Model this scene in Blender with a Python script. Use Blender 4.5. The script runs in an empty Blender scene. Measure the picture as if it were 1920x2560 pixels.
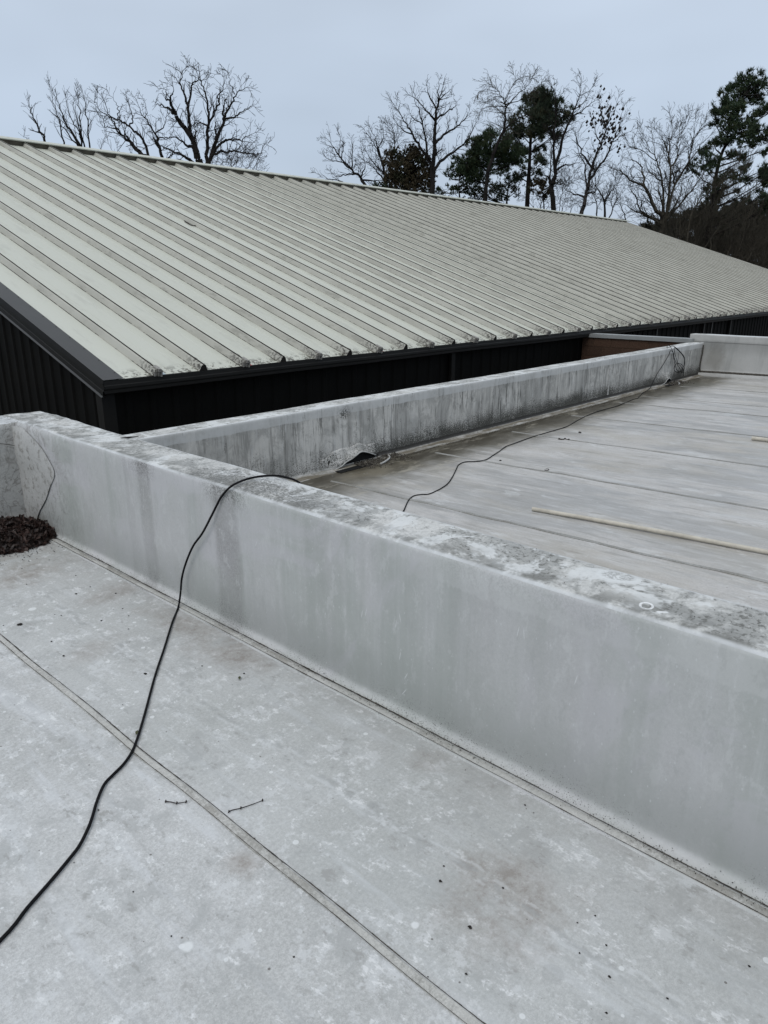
import bpy, math, random
import numpy as np
from mathutils import Vector, noise

R = math.radians
rng = random.Random(11)
nrg = np.random.RandomState(5)
scene = bpy.context.scene
col = scene.collection

# ------------------------------------------------------------------ camera
FPX, CX, CY = 1789.0, 960.0, 1280.0
TH = math.atan(580 / FPX)                 # pitch below the horizon
AZ = math.atan2(1715, 1881)               # heading, measured from +X
cam_d = bpy.data.cameras.new('camera')
cam = bpy.data.objects.new('camera', cam_d)
col.objects.link(cam)
cam.location = (0, 0, 0)
cam.rotation_euler = (math.pi / 2 - TH, 0, AZ - math.pi / 2)
cam_d.sensor_fit = 'VERTICAL'
cam_d.sensor_height = 32.0
cam_d.lens = 32.0 * FPX / 2560
cam_d.clip_start = 0.05
cam_d.clip_end = 3000
scene.camera = cam

# ------------------------------------------------------------------ sky, sun, exposure
world = bpy.data.worlds.new('World')
scene.world = world
world.use_nodes = True
wt = world.node_tree
wt.nodes.clear()
wn, wl = wt.nodes, wt.links
wout = wn.new('ShaderNodeOutputWorld')
wbg = wn.new('ShaderNodeBackground')
wbg.inputs['Strength'].default_value = 0.1
wl.new(wbg.outputs[0], wout.inputs[0])
SUN_EL, SUN_AZ = 52, 250                  # compass-like, from +Y clockwise
sky = wn.new('ShaderNodeTexSky')
sky.sky_type = 'NISHITA'
sky.sun_disc = False
sky.sun_elevation = R(SUN_EL)
sky.sun_rotation = R(SUN_AZ)
sky.air_density = 1.6
sky.dust_density = 3.0
tc = wn.new('ShaderNodeTexCoord')
sep = wn.new('ShaderNodeSeparateXYZ')
wl.new(tc.outputs['Generated'], sep.inputs[0])
mp = wn.new('ShaderNodeMapping')
mp.inputs['Scale'].default_value = (1.0, 1.0, 2.6)
wl.new(tc.outputs['Generated'], mp.inputs[0])
cn = wn.new('ShaderNodeTexNoise')
cn.inputs['Scale'].default_value = 2.1
cn.inputs['Detail'].default_value = 3.0
cn.inputs['Roughness'].default_value = 0.5
wl.new(mp.outputs[0], cn.inputs['Vector'])
mr = wn.new('ShaderNodeMapRange')          # soft cloud deck, lighter and darker
mr.inputs['From Min'].default_value = 0.3
mr.inputs['From Max'].default_value = 0.7
mr.inputs['To Min'].default_value = 0.90
mr.inputs['To Max'].default_value = 1.10
wl.new(cn.outputs['Fac'], mr.inputs['Value'])
g = wn.new('ShaderNodeMapRange')           # overcast sky brightens towards the zenith
g.inputs['From Min'].default_value = 0.0
g.inputs['From Max'].default_value = 1.0
g.inputs['To Min'].default_value = 0.86
g.inputs['To Max'].default_value = 1.45
wl.new(sep.outputs['Z'], g.inputs['Value'])
mm = wn.new('ShaderNodeMath'); mm.operation = 'MULTIPLY'
wl.new(mr.outputs[0], mm.inputs[0]); wl.new(g.outputs[0], mm.inputs[1])
hz = wn.new('ShaderNodeMapRange')          # blue-grey low down, plain white-grey cloud overhead
hz.inputs['From Min'].default_value = 0.15
hz.inputs['From Max'].default_value = 0.75
wl.new(sep.outputs['Z'], hz.inputs['Value'])
hm = wn.new('ShaderNodeMix'); hm.data_type = 'RGBA'
hm.inputs['A'].default_value = (5.35, 6.35, 7.85, 1)
hm.inputs['B'].default_value = (6.1, 6.45, 6.85, 1)
wl.new(hz.outputs[0], hm.inputs['Factor'])
cc = wn.new('ShaderNodeVectorMath'); cc.operation = 'SCALE'
wl.new(hm.outputs['Result'], cc.inputs[0])
wl.new(mm.outputs[0], cc.inputs['Scale'])
mix = wn.new('ShaderNodeMix'); mix.data_type = 'RGBA'
mix.inputs['Factor'].default_value = 0.88
wl.new(sky.outputs[0], mix.inputs['A'])
wl.new(cc.outputs[0], mix.inputs['B'])
wl.new(mix.outputs['Result'], wbg.inputs['Color'])

sun_d = bpy.data.lights.new('sun', 'SUN')
sun_d.energy = 0.75
sun_d.angle = R(25)
sun_d.color = (1.0, 0.96, 0.91)
sun = bpy.data.objects.new('sun', sun_d)
col.objects.link(sun)
sun.location = (0, 0, 30)
_az = R(SUN_AZ)
_sd = Vector((math.sin(_az) * math.cos(R(SUN_EL)), math.cos(_az) * math.cos(R(SUN_EL)), math.sin(R(SUN_EL))))
sun.rotation_euler = _sd.to_track_quat('Z', 'Y').to_euler()

scene.view_settings.view_transform = 'Standard'
scene.view_settings.look = 'None'
scene.view_settings.gamma = 1.0
scene.view_settings.exposure = 0.10
scene.cycles.max_bounces = 4
scene.cycles.diffuse_bounces = 2
try:
    scene.view_settings.use_curve_mapping = False
except Exception:
    pass

# ------------------------------------------------------------------ sizes of the place (metres, eye = origin)
XW, XB = 1.83, 2.11            # parapet between the two decks: near face, far face
ZT = -0.895                    # its top
ZN = -1.60                     # near deck
YF, YB = 5.01, 5.25            # back parapet: front and back face
ZP = -1.158                    # back parapet top
YLF = 4.97                     # left parapet face
X3 = 14.74                     # end parapet face
YE, ZE, PITCH = 7.38, -1.011, 1 / 3.0
YR = 20.0
ZR = ZE + PITCH * (YR - YE)
X0, XEND = 3.64, 43.2
GZ = -5.6                      # ground


def far_z(y):
    return -1.79 + 0.02 * (4.95 - y)


def ray(u, v):
    x = u - CX; z = CY - v
    fy = FPX * math.cos(TH) + z * math.sin(TH)
    uz = -FPX * math.sin(TH) + z * math.cos(TH)
    return Vector((math.cos(AZ) * fy + math.sin(AZ) * x, math.sin(AZ) * fy - math.cos(AZ) * x, uz))


def on_z(u, v, z): r = ray(u, v); return r * (z / r.z)
def on_x(u, v, X): r = ray(u, v); return r * (X / r.x)
def on_y(u, v, Y): r = ray(u, v); return r * (Y / r.y)


def on_far(u, v):
    r = ray(u, v)
    return r * ((-1.79 + 0.02 * 4.95) / (r.z + 0.02 * r.y))


def on_roof(u, v):
    r = ray(u, v)
    return r * ((ZE - PITCH * YE) / (r.z - PITCH * r.y))


def at_dist(u, v, D):
    r = ray(u, v)
    h = r.x * math.cos(AZ) + r.y * math.sin(AZ)
    return r * (D / h)


# ------------------------------------------------------------------ node helper
class M:
    def __init__(s, name, rough=0.8, spec=0.3):
        s.m = bpy.data.materials.new(name)
        s.m.use_nodes = True
        s.nt = s.m.node_tree
        s.n, s.l = s.nt.nodes, s.nt.links
        s.b = s.n['Principled BSDF']
        s.b.inputs['Roughness'].default_value = rough
        s.b.inputs['Specular IOR Level'].default_value = spec
        s.tc = s.n.new('ShaderNodeTexCoord')
        s.P = s.tc.outputs['Object']

    def set(s, sock, v):
        if isinstance(v, bpy.types.NodeSocket):
            s.l.new(v, sock)
        elif isinstance(v, (tuple, list)) and len(v) == 3 and sock.type == 'RGBA':
            sock.default_value = (*v, 1)
        else:
            sock.default_value = v

    def map(s, scale=(1, 1, 1), loc=(0, 0, 0), rot=(0, 0, 0), vec=None, typ='POINT'):
        m = s.n.new('ShaderNodeMapping'); m.vector_type = typ
        m.inputs['Location'].default_value = loc
        m.inputs['Rotation'].default_value = rot
        m.inputs['Scale'].default_value = scale
        s.l.new(vec or s.P, m.inputs[0])
        return m.outputs[0]

    def noise(s, scale, detail=4, rough=0.55, vec=None, dist=0.0, out='Fac'):
        n = s.n.new('ShaderNodeTexNoise')
        n.inputs['Scale'].default_value = scale
        n.inputs['Detail'].default_value = min(detail, 4.5)
        n.inputs['Roughness'].default_value = rough
        n.inputs['Distortion'].default_value = dist
        s.l.new(vec or s.P, n.inputs['Vector'])
        return n.outputs[out]

    def vor(s, scale, vec=None, feat='F1', out='Distance', rand=1.0):
        n = s.n.new('ShaderNodeTexVoronoi'); n.feature = feat
        n.inputs['Scale'].default_value = scale
        n.inputs['Randomness'].default_value = rand
        s.l.new(vec or s.P, n.inputs['Vector'])
        return n.outputs[out]

    def math(s, op, a, b=0.0, clamp=False):
        n = s.n.new('ShaderNodeMath'); n.operation = op; n.use_clamp = clamp
        s.set(n.inputs[0], a); s.set(n.inputs[1], b)
        return n.outputs[0]

    def mul(s, a, b): return s.math('MULTIPLY', a, b)

    def ramp(s, v, a, b, lo=0.0, hi=1.0):
        n = s.n.new('ShaderNodeMapRange'); n.interpolation_type = 'SMOOTHSTEP'
        s.set(n.inputs['Value'], v)
        n.inputs['From Min'].default_value = a; n.inputs['From Max'].default_value = b
        n.inputs['To Min'].default_value = lo; n.inputs['To Max'].default_value = hi
        if a > b:
            n.inputs['From Min'].default_value = b; n.inputs['From Max'].default_value = a
            n.inputs['To Min'].default_value = hi; n.inputs['To Max'].default_value = lo
        return n.outputs[0]

    def mix(s, f, a, b, blend='MIX'):
        n = s.n.new('ShaderNodeMix'); n.data_type = 'RGBA'; n.blend_type = blend
        s.set(n.inputs['Factor'], f); s.set(n.inputs['A'], a); s.set(n.inputs['B'], b)
        return n.outputs['Result']

    def axis(s, k):
        n = s.n.new('ShaderNodeSeparateXYZ'); s.l.new(s.P, n.inputs[0])
        return n.outputs[k]

    def blob(s, c, r, rot=(0, 0, 0), wob=0.35, wscale=6, inner=0.35):
        """soft stain with an uneven outline round a place on the surface"""
        v = s.map(scale=r, loc=c, rot=rot, typ='TEXTURE')
        n = s.n.new('ShaderNodeVectorMath'); n.operation = 'LENGTH'
        s.l.new(v, n.inputs[0])
        d = s.math('ADD', n.outputs['Value'], s.mul(s.math('SUBTRACT', s._w(wscale), 0.5), wob * 2))
        return s.ramp(d, 1.0, inner)

    def _w(s, sc):
        if not hasattr(s, '_wc'): s._wc = {}
        if sc not in s._wc: s._wc[sc] = s.noise(sc, 6, 0.7)
        return s._wc[sc]

    def color(s, c): s.set(s.b.inputs['Base Color'], c)
    def roughness(s, c): s.set(s.b.inputs['Roughness'], c)

    def bump(s, h, strength=0.3, dist=0.002):
        n = s.n.new('ShaderNodeBump')
        n.inputs['Strength'].default_value = strength
        n.inputs['Distance'].default_value = dist
        s.l.new(h, n.inputs['Height'])
        s.l.new(n.outputs[0], s.b.inputs['Normal'])


def plain(name, c, rough=0.7, var=0.15, scale=8, spec=0.3, metal=0.0, bump=0.0):
    m = M(name, rough, spec)
    dark = tuple(x * (1 - var) for x in c); lite = tuple(min(1, x * (1 + var)) for x in c)
    nz = m.noise(scale, 5, 0.65)
    m.color(m.mix(m.ramp(nz, 0.3, 0.7), dark, lite))
    m.b.inputs['Metallic'].default_value = metal
    if bump: m.bump(m.noise(scale * 6, 4, 0.7), 0.4, bump)
    return m.m


# ------------------------------------------------------------------ membrane materials
def membrane(name, base=(0.50, 0.52, 0.535), tint=(0.46, 0.485, 0.49), grain=0.10):
    m = M(name, 0.62, 0.3)
    warm = (0.985, 0.96, 0.925); grain *= 1.15
    base = tuple(a * b for a, b in zip(base, warm)); tint = tuple(a * b for a, b in zip(tint, warm))
    big = m.noise(1.1, 4, 0.6, dist=0.5)
    c = m.mix(m.ramp(big, 0.35, 0.65), base, tint)
    mid = m.noise(7, 6, 0.7)
    c = m.mix(m.ramp(mid, 0.3, 0.75, 0, 0.35), c, tuple(x * 1.13 for x in base))
    fine = m.noise(85, 4, 0.85)
    fine2 = m.noise(330, 2, 0.8)
    k = m.math('ADD', m.mul(fine, 0.65), m.mul(fine2, 0.35))
    dk = m.ramp(k, 0.36, 0.64, 1 - grain, 1 + grain)
    n = m.n.new('ShaderNodeVectorMath'); n.operation = 'SCALE'
    m.l.new(c, n.inputs[0]); m.l.new(dk, n.inputs['Scale'])
    m.fine = k
    return m, n.outputs[0]


def scale_col(m, c, f):
    n = m.n.new('ShaderNodeVectorMath'); n.operation = 'SCALE'
    m.l.new(c, n.inputs[0]); m.set(n.inputs['Scale'], f)
    return n.outputs[0]


def specks(m, c, scale, size, keep, colr, vec=None, amount=0.9):
    """sparse small marks: one per voronoi cell, kept only where the cell's own random value is high"""
    d = m.vor(scale, vec)
    r = m.vor(scale, vec, out='Color')
    sp = m.n.new('ShaderNodeSeparateColor'); m.l.new(r, sp.inputs[0])
    keepm = m.math('GREATER_THAN', sp.outputs[0], keep)
    sz = m.mul(sp.outputs[1], size)
    hit = m.ramp(m.math('SUBTRACT', d, sz), 0.02, -0.01)
    return m.mix(m.mul(m.mul(hit, keepm), amount), c, colr)


def rings(m, c, scale, size, keep, colr, amount=0.7):
    d = m.vor(scale, m.map(loc=(3.3, 1.7, 0)))
    r = m.vor(scale, m.map(loc=(3.3, 1.7, 0)), out='Color')
    sp = m.n.new('ShaderNodeSeparateColor'); m.l.new(r, sp.inputs[0])
    keepm = m.math('GREATER_THAN', sp.outputs[0], keep)
    e = m.math('ABSOLUTE', m.math('SUBTRACT', d, m.mul(sp.outputs[1], size)))
    hit = m.ramp(e, size * 0.45, size * 0.15)
    return m.mix(m.mul(m.mul(hit, keepm), amount), c, colr)


def mat_near_deck():
    m, c = membrane('near_deck_membrane', (0.50, 0.52, 0.535), (0.43, 0.448, 0.455), 0.15)
    # faint scrapes and drag marks running along the sheet and across it
    s1 = m.noise(9, 5, 0.7, vec=m.map(scale=(1, 0.10, 1), rot=(0, 0, R(-12))))
    c = m.mix(m.ramp(s1, 0.53, 0.70, 0, 0.45), c, (0.60, 0.62, 0.64))
    s2 = m.noise(12, 5, 0.7, vec=m.map(scale=(1, 0.14, 1), rot=(0, 0, R(58))))
    c = m.mix(m.ramp(s2, 0.54, 0.70, 0, 0.5), c, (0.62, 0.64, 0.66))
    s3 = m.noise(16, 6, 0.75, vec=m.map(scale=(1, 0.06, 1), rot=(0, 0, R(-3)), loc=(3, 0, 0)))
    c = m.mix(m.ramp(s3, 0.55, 0.68, 0, 0.35), c, (0.36, 0.37, 0.37))
    bl = m.noise(2.3, 5, 0.65, dist=0.8)
    c = m.mix(m.ramp(bl, 0.55, 0.75, 0, 0.25), c, (0.36, 0.38, 0.38))
    sp = m.noise(60, 2, 0.6)
    c = m.mix(m.ramp(sp, 0.66, 0.74, 0, 0.35), c, (0.68, 0.70, 0.71))
    # brown dirt carried by the water, with specks inside it
    c = m.mix(m.mul(m.ramp(m.axis(0), 1.02, 1.05), 0.25), c, (0.40, 0.42, 0.405))
    mot = m.noise(5.5, 7, 0.8, dist=0.3)
    c = m.mix(m.ramp(mot, 0.50, 0.64, 0, 0.6), c, (0.37, 0.38, 0.375))
    mot2 = m.noise(11, 7, 0.85, vec=m.map(loc=(4, 1, 0)))
    c = m.mix(m.ramp(mot2, 0.53, 0.62, 0, 0.55), c, (0.61, 0.625, 0.63))
    fr = m.noise(34, 5, 0.8, vec=m.map(scale=(1, .5, 1), rot=(0, 0, R(30))))
    c = m.mix(m.mul(m.ramp(fr, 0.55, 0.62), m.ramp(mot2, .45, .6)), c, (0.66, 0.67, 0.67))
    c = m.mix(m.mul(m.ramp(fr, 0.44, 0.38, 0, .8), m.ramp(mot, .45, .6)), c, (0.33, 0.33, 0.32))
    dirt = m.math('MULTIPLY', m.ramp(m.noise(26, 6, 0.8), 0.42, 0.66), 1.3)
    for (u, v, rx, ry, a, st) in [(590, 1640, .20, .34, 20, .34), (470, 1560, .16, .42, 8, .30), (1300, 2230, .20, .26, 10, .36),
                                  (1240, 2330, .16, .22, 0, .22), (60, 1440, .26, .20, 0, .38), (290, 1480, .30, .16, 10, .26),
                                  (610, 2155, .07, .09, 0, .36), (1070, 1900, .10, .13, 0, .22), (240, 1620, .26, .12, 25, .18)]:
        p = on_z(u, v, ZN)
        b = m.blob((p.x, p.y, 0 + ZN), (rx, ry, 1), rot=(0, 0, R(a)), wscale=6, wob=0.9, inner=0.0)
        st *= 1.35
        c = m.mix(m.mul(b, st), c, (0.29, 0.262, 0.235))
        c = m.mix(m.mul(m.mul(b, dirt), st * 0.9), c, (0.22, 0.19, 0.165))
    # grey water mark along the foot of the parapet
    x = m.axis(0)
    foot = m.mul(m.ramp(x, 1.42, 1.76), m.ramp(m.noise(5, 5, 0.7), 0.40, 0.62))
    c = m.mix(m.mul(foot, 0.22), c, (0.30, 0.28, 0.26))
    # leaf-corner dirt
    cnr = m.blob((1.45, 4.6, ZN), (0.85, 0.9, 1), wob=0.8, inner=0.1)
    c = m.mix(m.mul(m.mul(cnr, m.ramp(m.noise(14, 6, 0.75), 0.42, 0.6)), 0.5), c, (0.27, 0.25, 0.22))
    # wrinkle line: pale broken scuff between seam and wall
    wob = m.math('MULTIPLY', m.math('SUBTRACT', m.noise(3, 4, 0.6), 0.5), 0.10)
    ln = m.math('ABSOLUTE', m.math('ADD', m.math('SUBTRACT', x, 1.36), wob))
    br = m.ramp(m.noise(22, 4, 0.7), 0.48, 0.56)
    c = m.mix(m.mul(m.mul(m.ramp(ln, 0.014, 0.004), br), 0.45), c, (0.33, 0.34, 0.34))
    c = m.mix(m.mul(m.mul(m.ramp(m.math('ABSOLUTE', m.math('SUBTRACT', ln, 0.02)), 0.010, 0.002), br), 0.35), c, (0.62, 0.64, 0.65))
    # rain-splash rings, drops, dark grit
    c = rings(m, c, 7, 0.14, 0.78, (0.70, 0.72, 0.72), 0.85)
    c = specks(m, c, 19, 0.20, 0.84, (0.70, 0.72, 0.72), amount=0.75)
    c = specks(m, c, 42, 0.16, 0.93, (0.12, 0.11, 0.10), vec=m.map(loc=(9, 4, 0)), amount=0.8)
    c = specks(m, c, 90, 0.20, 0.90, (0.20, 0.19, 0.17), vec=m.map(loc=(2, 7, 0)), amount=0.5)
    for (u, v, r_) in [(1382, 2435, .030), (1188, 2040, .016), (1425, 2175, .016), (560, 2020, .055)]:
        p = on_z(u, v, ZN)
        c = m.mix(m.mul(m.blob((p.x, p.y, ZN), (r_, r_, .1), wob=0.12, wscale=6, inner=0.8), 0.30 if r_ < .05 else -0.25 + .5), c,
                  (0.33, 0.34, 0.34) if r_ < .05 else (0.66, 0.68, 0.70))
    m.color(c)
    m.roughness(m.ramp(m.noise(3, 4, 0.6), 0.3, 0.7, 0.48, 0.72))
    m.bump(m.math('ADD', m.mul(m.fine, 0.6), m.mul(m.noise(4, 3), 3.0)), 0.25, 0.002)
    return m.m


def mat_wall_face():
    """face of the dividing parapet, seen from the near deck"""
    m, c = membrane('parapet_face_membrane', (0.47, 0.485, 0.50), (0.43, 0.455, 0.455), 0.05)
    y, z = m.axis(1), m.axis(2)
    st = m.noise(3.2, 5, 0.65, vec=m.map(scale=(1, 1, 0.05)))
    c = m.mix(m.ramp(st, 0.45, 0.66, 0, 0.6), c, (0.34, 0.365, 0.34))
    st2 = m.noise(22, 4, 0.65, vec=m.map(scale=(1, 1, 0.03), loc=(0, 4, 0)))
    c = m.mix(m.ramp(st2, 0.5, 0.72, 0, 0.35), c, (0.52, 0.53, 0.53))
    pt = m.noise(1.6, 4, 0.6, dist=1.2)
    c = m.mix(m.ramp(pt, 0.5, 0.60, 0, 0.55), c, (0.50, 0.495, 0.51))
    # cleaner band left by the coping sheet near the top, with a ragged lower edge
    edge = m.math('ADD', z, m.mul(m.math('SUBTRACT', m.noise(9, 6, 0.75, vec=m.map(scale=(1, 1, 0.4))), 0.5), 0.10))
    band = m.ramp(edge, -1.015, -1.0)
    c = m.mix(m.mul(m.mul(band, m.ramp(y, 2.0, 1.2)), m.ramp(m.noise(2.2, 3), 0.4, 0.6, 0.15, 0.45)), c, (0.55, 0.56, 0.55))
    # two columns of run-off staining
    for (u0, v0, w, s_) in [(372, 1330, .060, .75), (568, 1370, .095, .85), (330, 1290, .04, .25), (1180, 1600, .10, .16), (1400, 1800, .14, .15), (800, 1500, .10, .12)]:
        p = on_x(u0, v0, XW)
        dy = m.math('ABSOLUTE', m.math('SUBTRACT', m.math('ADD', y, m.mul(m.math('SUBTRACT', m.noise(7, 5, 0.7, vec=m.map(scale=(1, 1, .5))), 0.5), w * 0.9)), p.y))
        mask = m.ramp(dy, w * 1.25, w * 0.7)
        tex = m.ramp(m.noise(120, 4, 0.8), 0.38, 0.62, 0.55, 1.0)
        up = m.ramp(m.noise(4, 3, 0.6, vec=m.map(loc=(u0 * .1, 0, 0))), 0.3, 0.6, 0.55, 1.0)
        c = m.mix(m.mul(m.mul(m.mul(mask, tex), up), s_ * 0.62), c, (0.155, 0.15, 0.142))
        # thicker at the top edge and on the floor line
        topm = m.mul(m.ramp(z, -1.02, -0.93), m.ramp(dy, w * 2.6, w * 0.6))
        c = m.mix(m.mul(m.mul(topm, m.ramp(m.noise(150, 3, 0.8), 0.48, 0.56)), s_ * .8), c, (0.06, 0.055, 0.05))
        botm = m.mul(m.ramp(z, -1.42, -1.55), m.ramp(dy, w * 2.8, w * 0.7))
        c = m.mix(m.mul(m.mul(botm, m.ramp(m.noise(170, 3, 0.8), 0.50, 0.58)), s_ * .8), c, (0.05, 0.045, 0.042))
    fm_ = m.noise(16, 5, 0.8, vec=m.map(scale=(1, 1, .5)))
    c = m.mix(m.ramp(fm_, .54, .64, 0, .35), c, (0.57, 0.58, 0.575))
    c = m.mix(m.ramp(fm_, .44, .36, 0, .25), c, (0.33, 0.34, 0.33))
    # foot: painted shade above a paler curve, then black grit against the floor
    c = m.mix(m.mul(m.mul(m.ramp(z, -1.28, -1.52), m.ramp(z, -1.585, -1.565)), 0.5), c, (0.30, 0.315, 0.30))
    foot = m.ramp(z, -1.565, -1.588)
    c = m.mix(m.mul(foot, 0.25), c, (0.57, 0.58, 0.57))
    grit = m.mul(m.mul(m.ramp(m.noise(210, 2, 0.7), 0.61, 0.66), m.ramp(z, -1.47, -1.59)), m.ramp(m.noise(3.0, 4, 0.6), 0.40, 0.56))
    c = m.mix(m.mul(grit, 0.85), c, (0.06, 0.055, 0.05))
    # far corner: creases and dirt
    cnr = m.ramp(y, 3.9, 4.75)
    cr = m.math('ABSOLUTE', m.math('SUBTRACT', m.noise(7, 5, 0.65, dist=1.6, vec=m.map(scale=(1, 1, .6))), 0.5))
    c = m.mix(m.mul(m.mul(m.ramp(cr, 0.035, 0.0), cnr), 0.55), c, (0.20, 0.19, 0.175))
    c = m.mix(m.mul(m.mul(m.ramp(m.noise(9, 6, 0.75, dist=1.0, vec=m.map(scale=(1, 1, .35))), 0.5, 0.66), cnr), 0.5), c, (0.22, 0.21, 0.195))
    # short pale scratches and drops
    c = specks(m, c, 26, 0.18, 0.84, (0.62, 0.64, 0.64), vec=m.map(scale=(1, 1, 0.45)), amount=0.5)
    c = specks(m, c, 60, 0.17, 0.80, (0.60, 0.62, 0.62), vec=m.map(scale=(1, 1, 0.5), loc=(0, 3, 1)), amount=0.45)
    c = specks(m, c, 38, 0.08, 0.93, (0.10, 0.10, 0.09), vec=m.map(loc=(0, 8, 1)), amount=0.8)
    for (u, v, ang) in [(905, 1535, 14), (915, 1530, 12), (990, 1560, 8), (1000, 1545, -12), (1000, 1640, 10), (1015, 1690, 28), (1010, 1730, 34), (1295, 1580, 10), (1310, 1585, -8), (640, 1360, 30), (1440, 1700, 12)]:
        p = on_x(u, v, XW)
        b = m.blob((XW, p.y, p.z), (.2, 0.0022, 0.026), rot=(R(ang), 0, 0), wob=0.3, wscale=30, inner=0.4)
        c = m.mix(m.mul(b, 0.6), c, (0.68, 0.69, 0.69))
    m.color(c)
    m.roughness(m.ramp(pt, 0.3, 0.7, 0.46, 0.62))
    wr = m.noise(5, 4, 0.6, dist=1.4)
    m.bump(m.math('ADD', m.math('ADD', m.mul(m.fine, 0.25), m.mul(m.noise(2.5, 2), 2.0)), m.mul(m.mul(wr, cnr), 14.0)), 0.30, 0.003)
    return m.m


def mat_wall_top(name, dark=0.55, lim=(0.44, 0.60)):
    m, c = membrane(name, (0.57, 0.585, 0.585), (0.50, 0.515, 0.515), 0.10)
    n1 = m.noise(6.5, 8, 0.72, dist=0.7)
    n2 = m.noise(2.0, 3, 0.5)
    d = m.math('ADD', m.mul(n1, 0.75), m.mul(n2, 0.35))
    c = m.mix(m.ramp(d, lim[0], lim[1], 0, dark), c, (0.21, 0.215, 0.205))
    n3 = m.noise(48, 7, 0.8, dist=0.4)
    c = m.mix(m.mul(m.ramp(n3, 0.50, 0.60), m.ramp(d, lim[0] - .02, lim[1], 0.2, 0.95)), c, (0.13, 0.13, 0.118))
    n4 = m.noise(4.2, 8, 0.75, vec=m.map(loc=(5, 2, 0)), dist=0.5)
    c = m.mix(m.ramp(n4, 0.50, 0.57, 0, 0.8), c, (0.66, 0.675, 0.67))
    return m, c


def mat_divide_top():
    m, c = mat_wall_top('parapet_top_membrane', 0.62, (0.47, 0.60))
    x, y = m.axis(0), m.axis(1)
    # ponding dirt along the near edge, highlight painted along the edges
    near = m.mul(m.ramp(x, 1.99, 1.86), m.ramp(m.noise(8, 6, 0.75), 0.40, 0.58))
    c = m.mix(m.mul(near, 0.75), c, (0.16, 0.16, 0.148))
    p = on_z(620, 1210, ZT)
    b = m.blob((p.x - .02, p.y, ZT), (.22, .62, 1), wob=.7)
    c = m.mix(m.mul(m.mul(b, m.ramp(m.noise(75, 5, 0.85), 0.47, 0.55)), 0.85), c, (0.085, 0.082, 0.075))
    rim = m.math('MAXIMUM', m.ramp(x, XW + 0.022, XW + 0.006), m.ramp(x, XB - 0.03, XB - 0.008))
    c = m.mix(m.mul(rim, m.ramp(m.noise(6, 4), 0.3, 0.6, 0.45, 0.85)), c, (0.60, 0.62, 0.63))
    # ring and tail of white sealant, oval shoe scuff
    p = on_z(1616, 1514, ZT)
    v = m.map(scale=(.026, .020, 1), loc=(p.x, p.y, ZT), rot=(0, 0, R(20)), typ='TEXTURE')
    n = m.n.new('ShaderNodeVectorMath'); n.operation = 'LENGTH'; m.l.new(v, n.inputs[0])
    e = m.math('ABSOLUTE', m.math('SUBTRACT', n.outputs['Value'], 0.85))
    c = m.mix(m.mul(m.ramp(e, 0.24, 0.12), m.ramp(m.noise(70, 3), .3, .6, .35, .9)), c, (0.78, 0.79, 0.79))
    q = on_z(1648, 1528, ZT)
    for (dx, dy, rx, ry, a) in [(0.0, -.008, .019, .0050, -52)]:
        b = m.blob((q.x + dx, q.y + dy, ZT), (rx, ry, 1), rot=(0, 0, R(a)), wob=.05, inner=.8)
        c = m.mix(m.mul(b, 0.9), c, (0.80, 0.81, 0.81))
    p = on_z(1545, 1440, ZT)
    b = m.blob((p.x, p.y, ZT), (.050, .075, 1), rot=(0, 0, R(15)), wob=.15, inner=.8)
    b2 = m.blob((p.x, p.y, ZT), (.038, .060, 1), rot=(0, 0, R(15)), wob=.25, inner=.7)
    c = m.mix(m.mul(b, 0.6), c, (0.66, 0.68, 0.68))
    c = m.mix(m.mul(m.mul(b2, m.ramp(m.noise(90, 3, .8), .42, .55)), 0.7), c, (0.27, 0.27, 0.26))
    c = rings(m, c, 8, 0.12, 0.88, (0.70, 0.72, 0.72), 0.8)
    c = specks(m, c, 40, 0.16, 0.92, (0.07, 0.07, 0.06), amount=0.85)
    # creased corner
    cnr = m.ramp(y, 4.3, 4.95)
    cr = m.math('ABSOLUTE', m.math('SUBTRACT', m.noise(5, 5, 0.7, dist=2.2), 0.5))
    c = m.mix(m.mul(m.mul(m.ramp(cr, 0.05, 0.0), cnr), 0.6), c, (0.12, 0.115, 0.105))
    m.color(c)
    m.roughness(m.ramp(m.noise(6, 4), 0.3, 0.7, 0.42, 0.7))
    m.bump(m.math('ADD', m.mul(m.fine, 0.7), m.math('ADD', m.mul(m.noise(22, 6, .7), 1.4), m.mul(m.mul(m.noise(6, 4, .6, dist=1.5), cnr), 12.0))), 0.45, 0.002)
    return m.m


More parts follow.
